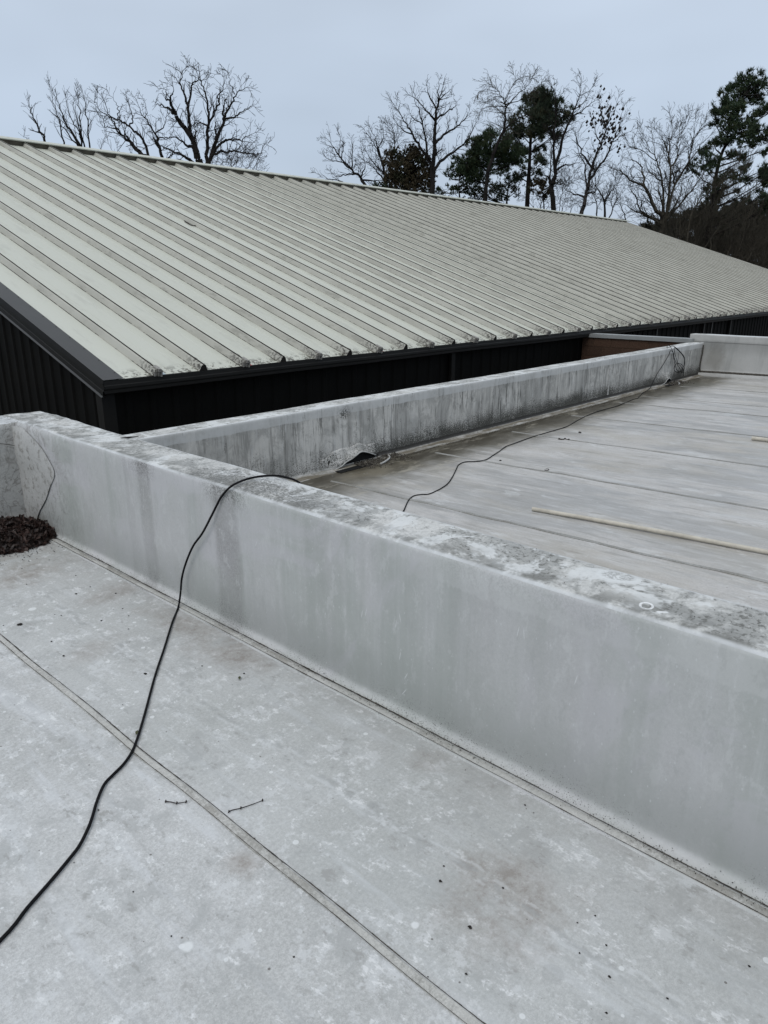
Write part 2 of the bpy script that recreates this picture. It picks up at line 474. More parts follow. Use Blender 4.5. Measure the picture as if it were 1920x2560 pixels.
def mat_stained_face():
    """back parapet face: grey film with black vertical runs"""
    m, c = membrane('stained_parapet_membrane', (0.54, 0.55, 0.545), (0.47, 0.475, 0.465), 0.06)
    z, x = m.axis(2), m.axis(0)
    grey = m.ramp(m.noise(3.0, 6, 0.65, vec=m.map(scale=(1, 1, 0.5)), dist=0.8), 0.42, 0.58, 0, 0.6)
    edge = m.math('ADD', z, m.mul(m.math('SUBTRACT', m.noise(5, 5, 0.7), 0.5), 0.035))
    lip = m.mul(m.ramp(edge, ZP - 0.098, ZP - 0.090), m.ramp(m.noise(4, 5, .7), .3, .6, .45, 1.0))
    c = m.mix(grey, c, (0.27, 0.272, 0.26))
    s = m.noise(11, 6, 0.75, vec=m.map(scale=(1, 1, 0.085)))
    c = m.mix(m.mul(m.ramp(s, 0.50, 0.64, 0, 0.65), m.ramp(m.noise(0.9, 3), .35, .6, .35, 1.0)), c, (0.17, 0.17, 0.16))
    bt = m.noise(6, 8, 0.8, dist=0.5)
    c = m.mix(m.ramp(bt, 0.50, 0.60, 0, 0.45), c, (0.24, 0.24, 0.225))
    s2 = m.noise(28, 5, 0.75, vec=m.map(scale=(1, 1, 0.07), loc=(3, 0, 0)))
    c = m.mix(m.mul(m.ramp(s2, 0.54, 0.61), m.mul(m.ramp(m.noise(1.5, 3), 0.40, 0.56, 0.2, 0.9), m.ramp(x, 3.6, 5.2, .35, 1.0))), c, (0.085, 0.085, 0.078))
    s3 = m.noise(16, 5, 0.7, vec=m.map(scale=(1, 1, 0.12), loc=(7, 0, 2)))
    c = m.mix(m.ramp(s3, 0.58, 0.70, 0, 0.5), c, (0.50, 0.515, 0.52))
    c = m.mix(m.mul(lip, 0.85), c, (0.50, 0.51, 0.505))
    # runs crossing the lip
    s4 = m.noise(17, 5, 0.75, vec=m.map(scale=(1, 1, 0.2), loc=(1, 0, 5)))
    c = m.mix(m.mul(m.ramp(s4, 0.60, 0.68), m.ramp(m.noise(100, 4, .8), .42, .58)), c, (0.11, 0.11, 0.10))
    p = on_y(862, 1025, YF)
    b = m.blob((p.x, YF, p.z - .02), (.11, 1, .085), wob=1.0, inner=.1)
    c = m.mix(m.mul(b, m.ramp(m.noise(60, 4, .8), .45, .56)), c, (0.04, 0.04, 0.036))
    b = m.blob((p.x + .06, YF, p.z - .2), (.06, 1, .3), wob=.6, inner=.1)
    c = m.mix(m.mul(b, .55), c, (0.12, 0.12, 0.11))
    # algae speckle thickening to the base
    sp = m.noise(85, 4, 0.8)
    sp2 = m.noise(2.2, 4, 0.6)
    low = m.mul(m.ramp(z, -1.45, -1.74), m.ramp(x, 4.8, 5.8, 0.55, 1.0))
    thr = m.math('ADD', sp, m.math('ADD', m.mul(low, 0.25), m.mul(m.math('SUBTRACT', sp2, 0.5), 0.32)))
    c = m.mix(m.mul(m.ramp(thr, 0.62, 0.70), m.mul(m.ramp(z, -1.38, -1.55), m.ramp(z, -1.765, -1.75))), c, (0.055, 0.055, 0.048))
    # silt on the turned-out flange and the black line where it meets the wall
    fl_ = m.ramp(z, -1.768, -1.772)
    c = m.mix(m.mul(fl_, m.ramp(m.noise(9, 5, .75, vec=m.map(scale=(.3, 2, 1))), .40, .56, .25, .95)), c, (0.15, 0.13, 0.095))
    lnw = m.math('ADD', z, m.mul(m.math('SUBTRACT', m.noise(12, 4, .7), .5), .03))
    ln_ = m.mul(m.mul(m.ramp(lnw, -1.722, -1.732), m.ramp(z, -1.772, -1.764)), m.ramp(x, 4.9, 5.4, .25, 1.0))
    c = m.mix(m.mul(ln_, .92), c, (0.025, 0.023, 0.02))
    m.color(c)
    m.bump(m.math('ADD', m.mul(m.fine, 0.4), m.mul(m.noise(5, 4, .6), 3.0)), 0.3, 0.003)
    return m.m


def mat_back_top():
    m, c = mat_wall_top('back_parapet_top_membrane', 0.55, (0.45, 0.62))
    y = m.axis(1)
    c = m.mix(m.mul(m.ramp(y, YF + .025, YF + .005), 0.7), c, (0.62, 0.64, 0.65))
    m.color(c)
    m.bump(m.fine, 0.3, 0.002)
    return m.m


def mat_far_deck():
    m, c = membrane('far_deck_membrane', (0.47, 0.47, 0.47), (0.39, 0.39, 0.385), 0.12)
    x, y = m.axis(0), m.axis(1)
    v1 = m.map(scale=(1, 0.22, 1), rot=(0, 0, R(-4)))
    s1 = m.noise(2.6, 7, 0.7, vec=v1, dist=0.6)
    c = m.mix(m.ramp(s1, 0.46, 0.60, 0, 0.5), c, (0.255, 0.252, 0.24))
    s2 = m.noise(6.5, 6, 0.7, vec=m.map(scale=(1, 0.16, 1), rot=(0, 0, R(5)), loc=(4, 1, 0)), dist=0.5)
    c = m.mix(m.ramp(s2, 0.52, 0.66, 0, 0.5), c, (0.54, 0.545, 0.54))
    s3 = m.noise(15, 6, 0.75, vec=m.map(scale=(1, 0.10, 1), loc=(1, 8, 0)))
    c = m.mix(m.ramp(s3, 0.54, 0.66, 0, 0.55), c, (0.22, 0.21, 0.19))
    bl = m.noise(3.4, 8, 0.78, vec=m.map(scale=(1, .5, 1), loc=(8, 3, 0)))
    c = m.mix(m.ramp(bl, 0.585, 0.63, 0, 0.5), c, (0.58, 0.59, 0.585))
    tan = m.noise(1.5, 5, 0.6, vec=m.map(scale=(1, .4, 1), loc=(1, 5, 0)))
    c = m.mix(m.mul(m.ramp(tan, 0.46, 0.64), 0.32), c, (0.34, 0.305, 0.235))
    s4 = m.noise(30, 5, 0.8, vec=m.map(scale=(1, 0.12, 1), loc=(6, 2, 0)))
    c = m.mix(m.ramp(s4, 0.54, 0.62, 0, 0.28), c, (0.58, 0.585, 0.58))
    c = m.mix(m.ramp(s4, 0.45, 0.38, 0, 0.28), c, (0.25, 0.245, 0.225))
    # gutter zone: wet brown silt along the back parapet
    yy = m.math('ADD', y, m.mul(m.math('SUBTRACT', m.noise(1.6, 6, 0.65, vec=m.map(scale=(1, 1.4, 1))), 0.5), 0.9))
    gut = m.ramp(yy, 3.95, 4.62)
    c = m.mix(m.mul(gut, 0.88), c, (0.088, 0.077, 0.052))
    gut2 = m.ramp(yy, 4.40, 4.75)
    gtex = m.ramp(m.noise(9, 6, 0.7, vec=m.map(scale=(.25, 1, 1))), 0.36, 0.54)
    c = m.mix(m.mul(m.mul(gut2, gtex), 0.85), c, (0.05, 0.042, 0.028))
    silt = m.mul(m.ramp(yy, 3.6, 4.6), m.ramp(m.noise(8, 7, .75, vec=m.map(scale=(.35, 1, 1), loc=(2, 2, 0))), .55, .66))
    c = m.mix(m.mul(silt, 0.55), c, (0.44, 0.41, 0.34))
    p = on_far(790, 1195)
    for (px, py, rx, ry, st, cc) in [(p.x, p.y, .42, .26, .9, (0.06, 0.052, 0.035)), (p.x + .5, p.y + .15, .6, .22, .8, (0.10, 0.085, 0.05)),
                                     (13.2, 4.6, .8, .4, .8, (0.10, 0.095, 0.075)), (p.x + .55, p.y - .25, .7, .22, .5, (0.25, 0.22, 0.16))]:
        b = m.blob((px, py, -1.78), (rx, ry, 1), wob=.8, inner=.1)
        c = m.mix(m.mul(b, st), c, cc)
    c = specks(m, c, 30, 0.18, 0.93, (0.66, 0.67, 0.66), vec=m.map(scale=(1, .6, 1)), amount=0.5)
    c = specks(m, c, 36, 0.14, 0.95, (0.08, 0.07, 0.06), vec=m.map(loc=(2, 3, 0)), amount=0.8)
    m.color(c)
    wet = m.math('MAXIMUM', gut, m.ramp(s1, 0.42, 0.60))
    m.roughness(m.ramp(wet, 0, 1, 0.52, 0.30))
    m.bump(m.math('ADD', m.mul(m.fine, 0.5), m.mul(m.noise(3, 5, .6, vec=v1), 3.0)), 0.30, 0.002)
    return m.m


def mat_seam(name, amt, k=1.0):
    m, c = membrane(name, (0.47 * k, 0.48 * k, 0.475 * k), (0.40 * k, 0.41 * k, 0.40 * k), 0.12)
    n1 = m.noise(95, 5, 0.85)
    n2 = m.noise(3.5, 4, 0.6)
    t = m.math('ADD', m.mul(n1, 0.7), m.mul(n2, 0.6))
    c = m.mix(m.ramp(t, 0.60, 0.76, 0, amt), c, (0.10, 0.095, 0.08))
    c = m.mix(m.ramp(n2, 0.5, 0.7, 0, .35), c, (0.27, 0.25, 0.21))
    m.color(c)
    m.bump(m.fine, 0.3, 0.002)
    return m.m


def mat_dirt(name, c0=(0.05, 0.045, 0.036), c1=(0.13, 0.115, 0.09)):
    m = M(name, 0.9, 0.1)
    m.color(m.mix(m.ramp(m.noise(40, 5, .8), .35, .65), c0, c1))
    return m.m


def mat_roof():
    m = M('painted_roof_metal', 0.42, 0.4)
    oi = m.n.new('ShaderNodeObjectInfo')
    base = m.mix(oi.outputs['Random'], (0.50, 0.51, 0.44), (0.53, 0.54, 0.47))
    ge = m.n.new('ShaderNodeNewGeometry')
    pos = ge.outputs['Position']
    sx = m.n.new('ShaderNodeSeparateXYZ'); m.l.new(pos, sx.inputs[0])
    n1 = m.noise(0.35, 4, 0.6, vec=pos)
    far = m.ramp(sx.outputs[0], 9, 26)
    c = m.mix(m.mul(m.ramp(n1, 0.35, 0.65, 0.35, 1.0), m.mul(far, .55)), base, (0.33, 0.34, 0.27))
    n2 = m.noise(5, 6, 0.75, vec=m.map(scale=(1, 0.18, 0.5), vec=pos))
    c = m.mix(m.mul(m.ramp(n2, 0.52, 0.68), m.ramp(sx.outputs[0], 6, 22, 0.18, .55)), c, (0.235, 0.23, 0.20))
    n3 = m.noise(130, 2, 0.7, vec=pos)
    c = m.mix(m.ramp(n3, 0.4, 0.7, 0, 0.10), c, (0.33, 0.34, 0.31))
    # leaf dirt at the eave
    ev = m.ramp(sx.outputs[1], 7.62, 7.40)
    n4 = m.noise(12, 6, 0.8, vec=m.map(scale=(1, .7, 1), vec=pos))
    c = m.mix(m.mul(ev, m.ramp(n4, 0.50, 0.56)), c, (0.10, 0.095, 0.075))
    m.color(c)
    m.bump(m.noise(2.5, 3, vec=pos), 0.15, 0.004)
    return m.m


def mat_rib():  # left rib slopes: shade painted in as a darker tone, plus dirt
    m = M('shade_painted_rib', 0.45, 0.4)
    ge = m.n.new('ShaderNodeNewGeometry'); pos = ge.outputs['Position']
    sx = m.n.new('ShaderNodeSeparateXYZ'); m.l.new(pos, sx.inputs[0])
    c = m.mix(m.ramp(m.noise(1.2, 5, .7, vec=pos), .35, .65), (0.43, 0.425, 0.375), (0.37, 0.365, 0.32))
    n2 = m.noise(3.2, 5, 0.75, vec=m.map(scale=(3, 0.35, 1.0), vec=pos))
    c = m.mix(m.ramp(n2, 0.57, 0.66, 0, .35), c, (0.17, 0.165, 0.14))
    ev = m.ramp(sx.outputs[1], 7.75, 7.40)
    c = m.mix(m.mul(ev, m.ramp(m.noise(25, 5, .8, vec=pos), .46, .56)), c, (0.07, 0.065, 0.055))
    m.color(c)
    return m.m


def mat_ribline():
    m = M('rib_foot_dirt', 0.8, 0.1)
    ge = m.n.new('ShaderNodeNewGeometry'); pos = ge.outputs['Position']
    n2 = m.noise(2.2, 7, 0.8, vec=m.map(scale=(4, 1.0, 1.0), vec=pos))
    m.color(m.mix(m.ramp(n2, 0.44, 0.52), (0.36, 0.35, 0.30), (0.055, 0.052, 0.045)))
    return m.m


def mat_bark(name, c):
    m = M(name, 0.9, 0.1)
    m.color(m.mix(m.ramp(m.noise(3, 5, .7, vec=m.map(scale=(1, 1, .4))), .3, .7), tuple(x * .65 for x in c), tuple(x * 1.35 for x in c)))
    return m.m


def mat_leaf(name, a, b, c3=None):
    m = M(name, 0.75, 0.2)
    n = m.noise(1.2, 4, .7); n2 = m.noise(6, 2, .6)
    c = m.mix(m.ramp(n2, .35, .65), a, b)
    if c3: c = m.mix(m.ramp(n, .52, .62, 0, .8), c, c3)
    m.color(c)
    return m.m


def mat_block():
    m = M('brown_block', 0.85, 0.2)
    oi = m.n.new('ShaderNodeObjectInfo')
    c = m.mix(oi.outputs['Random'], (0.034, 0.019, 0.013), (0.058, 0.031, 0.020))
    c = m.mix(m.ramp(m.noise(5, 5, .7), .45, .7, 0, .6), c, (0.06, 0.036, 0.024))
    c = m.mix(m.ramp(m.noise(60, 3, .8), .4, .7, 0, .35), c, (0.2, 0.13, 0.085))
    m.color(c); m.bump(m.noise(80, 4, .8), .5, .004)
    return m.m


MAT = dict(
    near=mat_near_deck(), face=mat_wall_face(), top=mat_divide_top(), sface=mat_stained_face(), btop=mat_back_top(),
    far=mat_far_deck(), seam=mat_seam('dirty_seam', 0.45, 1.05), fseam=mat_seam('dirty_seam_far', 0.6, 0.68), dirt=mat_dirt('wet_silt'),
    grit=mat_dirt('black_grit', (0.03, 0.028, 0.025), (0.10, 0.09, 0.075)),
    roof=mat_roof(), rib=mat_rib(), ribline=mat_ribline(),
    bronze=plain('dark_bronze_metal', (0.008, 0.0078, 0.007), 0.55, .15, 2, .2),
    bronze_wall=plain('dark_bronze_wall', (0.0045, 0.0045, 0.004), 0.7, .2, 2, .08),
    trim=plain('bronze_rake_trim', (0.034, 0.034, 0.033), 0.5, .08, 2, .5),
    closure=plain('ridge_closure_metal', (0.055, 0.05, 0.038), 0.6, .35, 6),
    galv=plain('weathered_clip', (0.23, 0.22, 0.2), 0.5, .4, 30, .5),
    red=plain('faded_red_tag', (0.42, 0.13, 0.13), 0.7), blue=plain('pale_blue_tag', (0.45, 0.52, 0.55), 0.6),
    cap=plain('grey_metal_coping', (0.26, 0.27, 0.265), 0.4, .1, 3, .5),
    mortar=plain('dark_mortar', (0.11, 0.07, 0.045), 0.9), block=mat_block(),
    cable=plain('black_rubber_cable', (0.004, 0.004, 0.005), 0.6, .2, 30, .15),
    pipe=plain('dull_pvc', (0.50, 0.47, 0.40), 0.5, .15, 9), pipe_in=plain('pipe_bore', (0.03, 0.03, 0.03), 0.9),
    crumb=plain('black_debris', (0.018, 0.015, 0.013), 0.85, .4, 60),
    twig=plain('twig_bark', (0.03, 0.022, 0.02), 0.8, .3, 60),
    gleaf=plain('old_green_leaf', (0.09, 0.095, 0.05), 0.7),
    bleaf=plain('dead_brown_leaf', (0.040, 0.021, 0.016), 0.6, .5, 14, .4),
    bleaf2=plain('dead_dark_leaf', (0.028, 0.018, 0.015), 0.5, .5, 14, .4),
    hole=plain('open_hole', (0.006, 0.006, 0.006), 0.9),
    flap=None, ground=plain('bare_ground', (0.10, 0.085, 0.055), 0.95, .4, .3),
    shell=plain('building_shell', (0.16, 0.12, 0.09), 0.9),
    bark=mat_bark('grey_bark', (0.030, 0.027, 0.025)), bark_dark=mat_bark('dark_bark', (0.018, 0.016, 0.015)),
    bark_brown=mat_bark('brown_bark', (0.055, 0.049, 0.038)),
    pine=mat_leaf('pine_needles', (0.022, 0.040, 0.022), (0.055, 0.078, 0.040), (0.06, 0.068, 0.03)),
    pine_dull=mat_leaf('dull_pine_needles', (0.022, 0.038, 0.026), (0.055, 0.070, 0.042), (0.075, 0.066, 0.036)),
    brownleaf=mat_leaf('bronze_foliage', (0.035, 0.031, 0.020), (0.075, 0.058, 0.034), (0.045, 0.054, 0.03)),
    pod=plain('dead_pod', (0.02, 0.016, 0.014), .9),
    thicket=mat_leaf('thicket_foliage', (0.022, 0.027, 0.017), (0.048, 0.047, 0.033), (0.05, 0.045, 0.033)),
)
_m, _c = membrane('clean_membrane', (0.47, 0.485, 0.49), (0.41, 0.42, 0.42), 0.08)
_c = _m.mix(_m.ramp(_m.noise(20, 6, .75), .5, .64, 0, .7), _c, (0.19, 0.18, 0.16))
_m.color(_c); _m.bump(_m.noise(9, 5, .6, dist=1.2), .5, .01)
MAT['flap'] = _m.m
_m, _c = membrane('end_parapet_membrane', (0.44, 0.45, 0.45), (0.39, 0.40, 0.395), 0.06)
_s = _m.noise(3.5, 5, 0.7, vec=_m.map(scale=(1, 1, .2)), dist=.5)
_c = _m.mix(_m.ramp(_s, .48, .68, 0, .45), _c, (0.27, 0.275, 0.265))
_b = _m.blob((X3, 4.75, -1.45), (1, .22, .38), wob=.6)
_c = _m.mix(_m.mul(_b, .45), _c, (0.2, 0.19, 0.165))
_l = _m.math('ABSOLUTE', _m.math('SUBTRACT', _m.axis(2), -1.145))
_c = _m.mix(_m.mul(_m.ramp(_l, .012, .003), .7), _c, (0.17, 0.17, 0.16))
_m.color(_c); _m.bump(_m.noise(4, 4, .6), .3, .004)
MAT['eface'] = _m.m


# ------------------------------------------------------------------ mesh helpers
def new_obj(name, verts, faces, mats, parent=None, smooth=False, midx=None):
    me = bpy.data.meshes.new(name)
    me.from_pydata([tuple(v) for v in verts], [], faces)
    for mt in (mats if isinstance(mats, (list, tuple)) else [mats]):
        me.materials.append(mt)
    if midx is not None:
        me.polygons.foreach_set('material_index', midx)
    if smooth:
        me.polygons.foreach_set('use_smooth', [True] * len(me.polygons))
    me.update()
    o = bpy.data.objects.new(name, me)
    col.objects.link(o)
    if parent: o.parent = parent
    return o


def tag(o, label=None, cat=None, group=None, kind=None):
    if label: o['label'] = label
    if cat: o['category'] = cat
    if group: o['group'] = group
    if kind: o['kind'] = kind
    return o


def empty(name, loc=(0, 0, 0)):
    o = bpy.data.objects.new(name, None)
    o.empty_display_size = 0.2
    col.objects.link(o)
    o.location = loc
    return o


def share(src, name, loc, parent, rot=(0, 0, 0), scale=(1, 1, 1)):
    c = src.copy(); c.name = name
    col.objects.link(c); c.parent = parent
    c.location = loc; c.rotation_euler = rot; c.scale = scale
    return c


class MB:
    def __init__(s): s.v = []; s.f = []; s.mi = []
    def add(s, vs, fs, mi=0):
        b = len(s.v); s.v += [tuple(v) for v in vs]; s.f += [[i + b for i in f] for f in fs]; s.mi += [mi] * len(fs)
    def box(s, a, b, mi=0):
        x0, y0, z0 = a; x1, y1, z1 = b
        s.add([(x0, y0, z0), (x1, y0, z0), (x1, y1, z0), (x0, y1, z0), (x0, y0, z1), (x1, y0, z1), (x1, y1, z1), (x0, y1, z1)],
              [[0, 3, 2, 1], [4, 5, 6, 7], [0, 1, 5, 4], [1, 2, 6, 5], [2, 3, 7, 6], [3, 0, 4, 7]], mi)
    def tube(s, pts, r, k=8, mi=0, cap=True):
        pts = [Vector(p) for p in pts]; n = len(pts)
        ring = []; up = Vector((0.13, 0.21, 1)).normalized()
        for i, p in enumerate(pts):
            t = (pts[min(i + 1, n - 1)] - pts[max(i - 1, 0)]).normalized()
            a = t.cross(up)
            if a.length < 1e-3: a = t.cross(Vector((1, 0, 0)))
            a.normalize(); b = t.cross(a)
            rr = r[i] if isinstance(r, (list, tuple)) else r
            ring.append([p + a * (rr * math.cos(2 * math.pi * j / k)) + b * (rr * math.sin(2 * math.pi * j / k)) for j in range(k)])
        vs = [v for q in ring for v in q]
        fs = [[i * k + j, i * k + (j + 1) % k, (i + 1) * k + (j + 1) % k, (i + 1) * k + j] for i in range(n - 1) for j in range(k)]
        if cap: fs += [list(range(k))[::-1], [(n - 1) * k + j for j in range(k)]]
        s.add(vs, fs, mi)
    def build(s, name, mats, parent=None, smooth=False):
        return new_obj(name, s.v, s.f, mats, parent, smooth, s.mi)


def catmull(P, n=6):
    P = [Vector(p) for p in P]; Q = [2 * P[0] - P[1]] + P + [2 * P[-1] - P[-2]]
    out = []
    for i in range(1, len(Q) - 2):
        a, b, c, d = Q[i - 1:i + 3]
        for k in range(n):
            t = k / n
            out.append(0.5 * ((2 * b) + (c - a) * t + (2 * a - 5 * b + 4 * c - d) * t * t + (3 * b - a - 3 * c + d) * t ** 3))
    out.append(P[-1])
    return out


def sweep(name, prof, path_lo, path_hi, n, axis, mats, mi_of, parent=None, disp=None, ends=True):
    """profile (a, z) swept along X or Y; axis='y': profile gives x; axis='x': profile gives y"""
    vs = []; k = len(prof)
    for i in range(n + 1):
        t = path_lo + (path_hi - path_lo) * i / n
        for j, (a, z) in enumerate(prof):
            p = Vector((a, t, z)) if axis == 'y' else Vector((t, a, z))
            if disp: p = disp(p, j)
            vs.append(p)
    fs = []; mi = []
    for i in range(n):
        for j in range(k - 1):
            q = [i * k + j, i * k + j + 1, (i + 1) * k + j + 1, (i + 1) * k + j]
            fs.append(q if axis == 'y' else q[::-1]); mi.append(mi_of(j))
    if ends:
        fs.append([j for j in range(k)]); mi.append(0)
        fs.append([n * k + j for j in range(k)][::-1]); mi.append(0)
    return new_obj(name, vs, fs, mats, parent, True, mi)


def nz(x, y, z, s=1.0):
    return noise.noise(Vector((x * s, y * s, z * s)))


# ------------------------------------------------------------------ ground and building shells
mb = MB()
N = 24
vs = [((i - N / 2) * 60, (j - N / 2) * 60, GZ + 0.25 * nz(i * 3.1, j * 2.7, 0)) for i in range(N + 1) for j in range(N + 1)]
fs = [[i * (N + 1) + j, (i + 1) * (N + 1) + j, (i + 1) * (N + 1) + j + 1, i * (N + 1) + j + 1] for i in range(N) for j in range(N)]
tag(new_obj('ground', vs, fs, MAT['ground']), kind='structure')
mb = MB()
mb.box((-9, -7, GZ - .3), (2.0, 5.20, ZN - .02)); mb.box((2.0, -7, GZ - .3), (14.95, 5.20, -1.84))
sh = mb.build('roof_building', MAT['shell'])
tag(sh, 'low flat-roofed building under the two grey roof decks', 'building')

# near deck: slightly wavy sheet
def grid(name, x0, x1, nx, y0, y1, ny, zf, mat):
    vs = [(x0 + (x1 - x0) * i / nx, y0 + (y1 - y0) * j / ny, 0) for i in range(nx + 1) for j in range(ny + 1)]
    vs = [(x, y, zf(x, y)) for x, y, _ in vs]
    fs = [[i * (ny + 1) + j, (i + 1) * (ny + 1) + j, (i + 1) * (ny + 1) + j + 1, i * (ny + 1) + j + 1] for i in range(nx) for j in range(ny)]
    return new_obj(name, vs, fs, mat, smooth=True)


def near_z(x, y): return ZN + 0.0025 * nz(x, y, 0, 2.2)
deck = grid('near_roof_deck', -9, 1.80, 90, -7, 4.97, 100, near_z, MAT['near'])
tag(deck, kind='structure')
fdeck = grid('far_roof_deck', 2.12, 14.74, 110, -7, 4.985, 100, lambda x, y: far_z(y) + 0.004 * nz(x, y, 3, 1.4), MAT['far'])
tag(fdeck, kind='structure')


def seam(name, xc, w, y0, y1, zf, mat, parent, h=0.004, wav=0.006, n=140, s0=0.0):
    prof = [(-w / 2 - .001, -.004), (-w / 2, h), (w / 2 - .004, h * 1.3), (w / 2, -.004)]
    vs = []
    for i in range(n + 1):
        y = y0 + (y1 - y0) * i / n
        dx = wav * nz(s0, y, 0, 2.2) + wav * .4 * nz(s0, y, 4, 8)
        ww = 1 + 0.35 * nz(s0 + 5, y, 0, 2.4)
        for a, z in prof:
            vs.append((xc + dx + a * ww, y, zf(xc, y) + z))
    k = len(prof)
    fs = [[i * k + j, i * k + j + 1, (i + 1) * k + j + 1, (i + 1) * k + j][::-1] for i in range(n) for j in range(k - 1)]
    return new_obj(name, vs, fs, mat, parent)


seam('seam_strip', 1.010, 0.026, -6.9, 4.9, near_z, MAT['seam'], deck, s0=1.3)
mb = MB()   # the thin black dirt lines on both edges of the seam and of the wall flange


def dirt_line(xc, y0, y1, zf, w, amp, s0, step=.02, gap=.0):
    y = y0
    while y < y1:
        L = step * rng.uniform(.7, 1.4)
        d = nz(s0, y, 1, 1.7)
        if d > gap - .35:
            dx = amp * nz(s0, y, 0, 2.2); ww = w * (0.45 + 0.9 * abs(nz(s0 + 2, y, 0, 9))) * (1 + .5 * d)
            dx2 = amp * nz(s0, y + L, 0, 2.2)
            z = zf(xc, y) + .0062
            mb.add([(xc + dx - ww, y, z), (xc + dx + ww * rng.uniform(.5, 1.2), y, z), (xc + dx2 + ww * rng.uniform(.4, 1.1), y + L * 1.02, z), (xc + dx2 - ww, y + L * 1.02, z)], [[0, 1, 2, 3]])
        y += L


dirt_line(1.010 + .0135, -2, 4.9, near_z, .0030, .006, 1.3, gap=-.45)
dirt_line(1.010 - .0135, -2, 4.9, near_z, .0018, .006, 1.3, gap=-.2)
for k, xs in enumerate((-0.52, -2.04)):
    seam('seam_strip', xs, 0.036, -6.9, 4.9, near_z, MAT['seam'], deck, s0=4.3 + k)
tag(mb.build('dirt_line', MAT['grit'], deck), kind='stuff')

for k, xs in enumerate((2.93, 4.425, 5.985, 7.49, 9.02, 10.50, 11.34, 12.9)):
    seam('seam_strip', xs, 0.035, -6.9, 4.7, lambda x, y: far_z(y) + 0.004 * nz(x, y, 3, 1.4), MAT['fseam'], fdeck, s0=9.1 + k, wav=.02)

# ------------------------------------------------------------------ dividing parapet
def face_disp(p, j):
    q = p.copy()
    if abs(p.x - XW) < .02 and p.z < ZT - .02:
        q.x += 0.004 * nz(0, p.y, p.z, 2.4)
        c = max(0, min(1, (p.y - 4.1) / .8))
        q.x -= c * (0.012 + 0.03 * max(0, nz(1, p.y * 1.3, p.z, 3.2)))
    if p.z > ZT - .02:
        q.z += 0.003 * nz(p.x, p.y, 2, 3.0)
        c = max(0, min(1, (p.y - 4.3) / .6))
        q.z += c * (0.022 * abs(nz(p.x, p.y, 7, 5.0)) + .008)
    return q


wall = empty('parapet_wall', (1.97, 1.0, ZN))
wall.location = (0, 0, 0)
tag(wall, 'low grey membrane-covered parapet wall running diagonally across the foreground, black cable draped over it', 'parapet')
prof = [(1.748, ZN - .004), (1.750, ZN + .0035), (1.796, ZN + .004), (1.815, ZN + .008), (1.825, ZN + .019), (1.829, ZN + .036)]
prof += [(XW, ZN + .046), (XW, ZN + .080)]
prof += [(XW, ZN + .080 + (ZT - ZN - .103) * t / 10) for t in range(1, 11)]
prof += [(XW + .003, ZT - .010), (XW + .010, ZT - .003), (XW + .020, ZT)]
prof += [(XW + .02 + (XB - XW - .04) * t / 6, ZT) for t in range(1, 7)]
prof += [(XB - .010, ZT - .003), (XB - .002, ZT - .011), (XB, ZT - .03), (XB, -1.9)]
NF = 18
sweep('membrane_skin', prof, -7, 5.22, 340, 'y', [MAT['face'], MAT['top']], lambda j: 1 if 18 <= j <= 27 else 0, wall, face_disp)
# turned-out flange band on the deck
sweep('flange_edge', [(1.756, ZN - .004), (1.758, ZN + .0055), (1.784, ZN + .0075), (1.790, ZN + .003)], -7, 4.85, 160, 'y', [MAT['seam']], lambda j: 0, wall,
      lambda p, j: p + Vector((0.003 * nz(3, p.y, 0, 2.5), 0, 0)), ends=False)
mb = MB()
dirt_line(1.793, -2, 4.85, lambda x, y: ZN + .0025, .0046, .004, 3.3, gap=-.7)
dirt_line(1.757, -2, 4.85, lambda x, y: ZN + .0005, .0026, .004, 3.0, gap=-.6)
tag(mb.build('dirt_line', MAT['grit'], wall), kind='stuff')
# grit heaped along the foot
mb = MB()
for _ in range(2300):
    y = rng.uniform(-.3, 4.4)
    dens = nz(8, y, 0, 1.6)
    if rng.random() > .55 + dens * 1.3: continue
    x = 1.793 + rng.gauss(0, .014); s = rng.uniform(.0007, .0022)
    z = ZN + .009 + (max(0, x - 1.805) * .8)
    mb.add([(x - s, y - s, z), (x + s, y - s * .6, z), (x + s * .5, y + s, z), (x, y, z + s)], [[0, 1, 3], [1, 2, 3], [2, 0, 3]])
for _ in range(260):
    x = rng.uniform(XW + .03, XB - .02); y = rng.uniform(.3, 4.6); s = rng.uniform(.0008, .0024); z = ZT + .004
    mb.add([(x - s, y - s, z), (x + s, y - s * .6, z), (x + s * .5, y + s, z), (x, y, z + s)], [[0, 1, 3], [1, 2, 3], [2, 0, 3]])
tag(mb.build('grit', MAT['grit'], wall), kind='stuff')
# folded patch at the inner corner: raised sheet with a dark lap edge
fl = [on_x(u, v, XW) for u, v in ((62, 1068), (100, 1105), (128, 1150), (141, 1182), (132, 1215), (122, 1245), (108, 1275), (98, 1300))]
fl = catmull([(XW - .02, q.y, q.z) for q in fl], 5)
def skinx(y, z):
    c = max(0, min(1, (y - 4.1) / .8))
    return XW + 0.004 * nz(0, y, z, 2.4) - c * (0.012 + 0.03 * max(0, nz(1, y * 1.3, z, 3.2)))
fl = [Vector((skinx(q.y, q.z) - .007, q.y, q.z)) for q in fl]
vs = []
for q in fl:
    for t in range(6):
        y = q.y + (4.975 - q.y) * t / 5
        vs.append((skinx(y, q.z) - .006 - .012 * t / 5, y, q.z))
fs = [[i * 6 + j, i * 6 + j + 1, (i + 1) * 6 + j + 1, (i + 1) * 6 + j] for i in range(len(fl) - 1) for j in range(5)]
new_obj('corner_patch', vs, fs, MAT['flap'], wall, True)
mb = MB(); mb.tube(fl[19:], .0008, 5); mb.build('patch_edge', MAT['dirt'], wall)

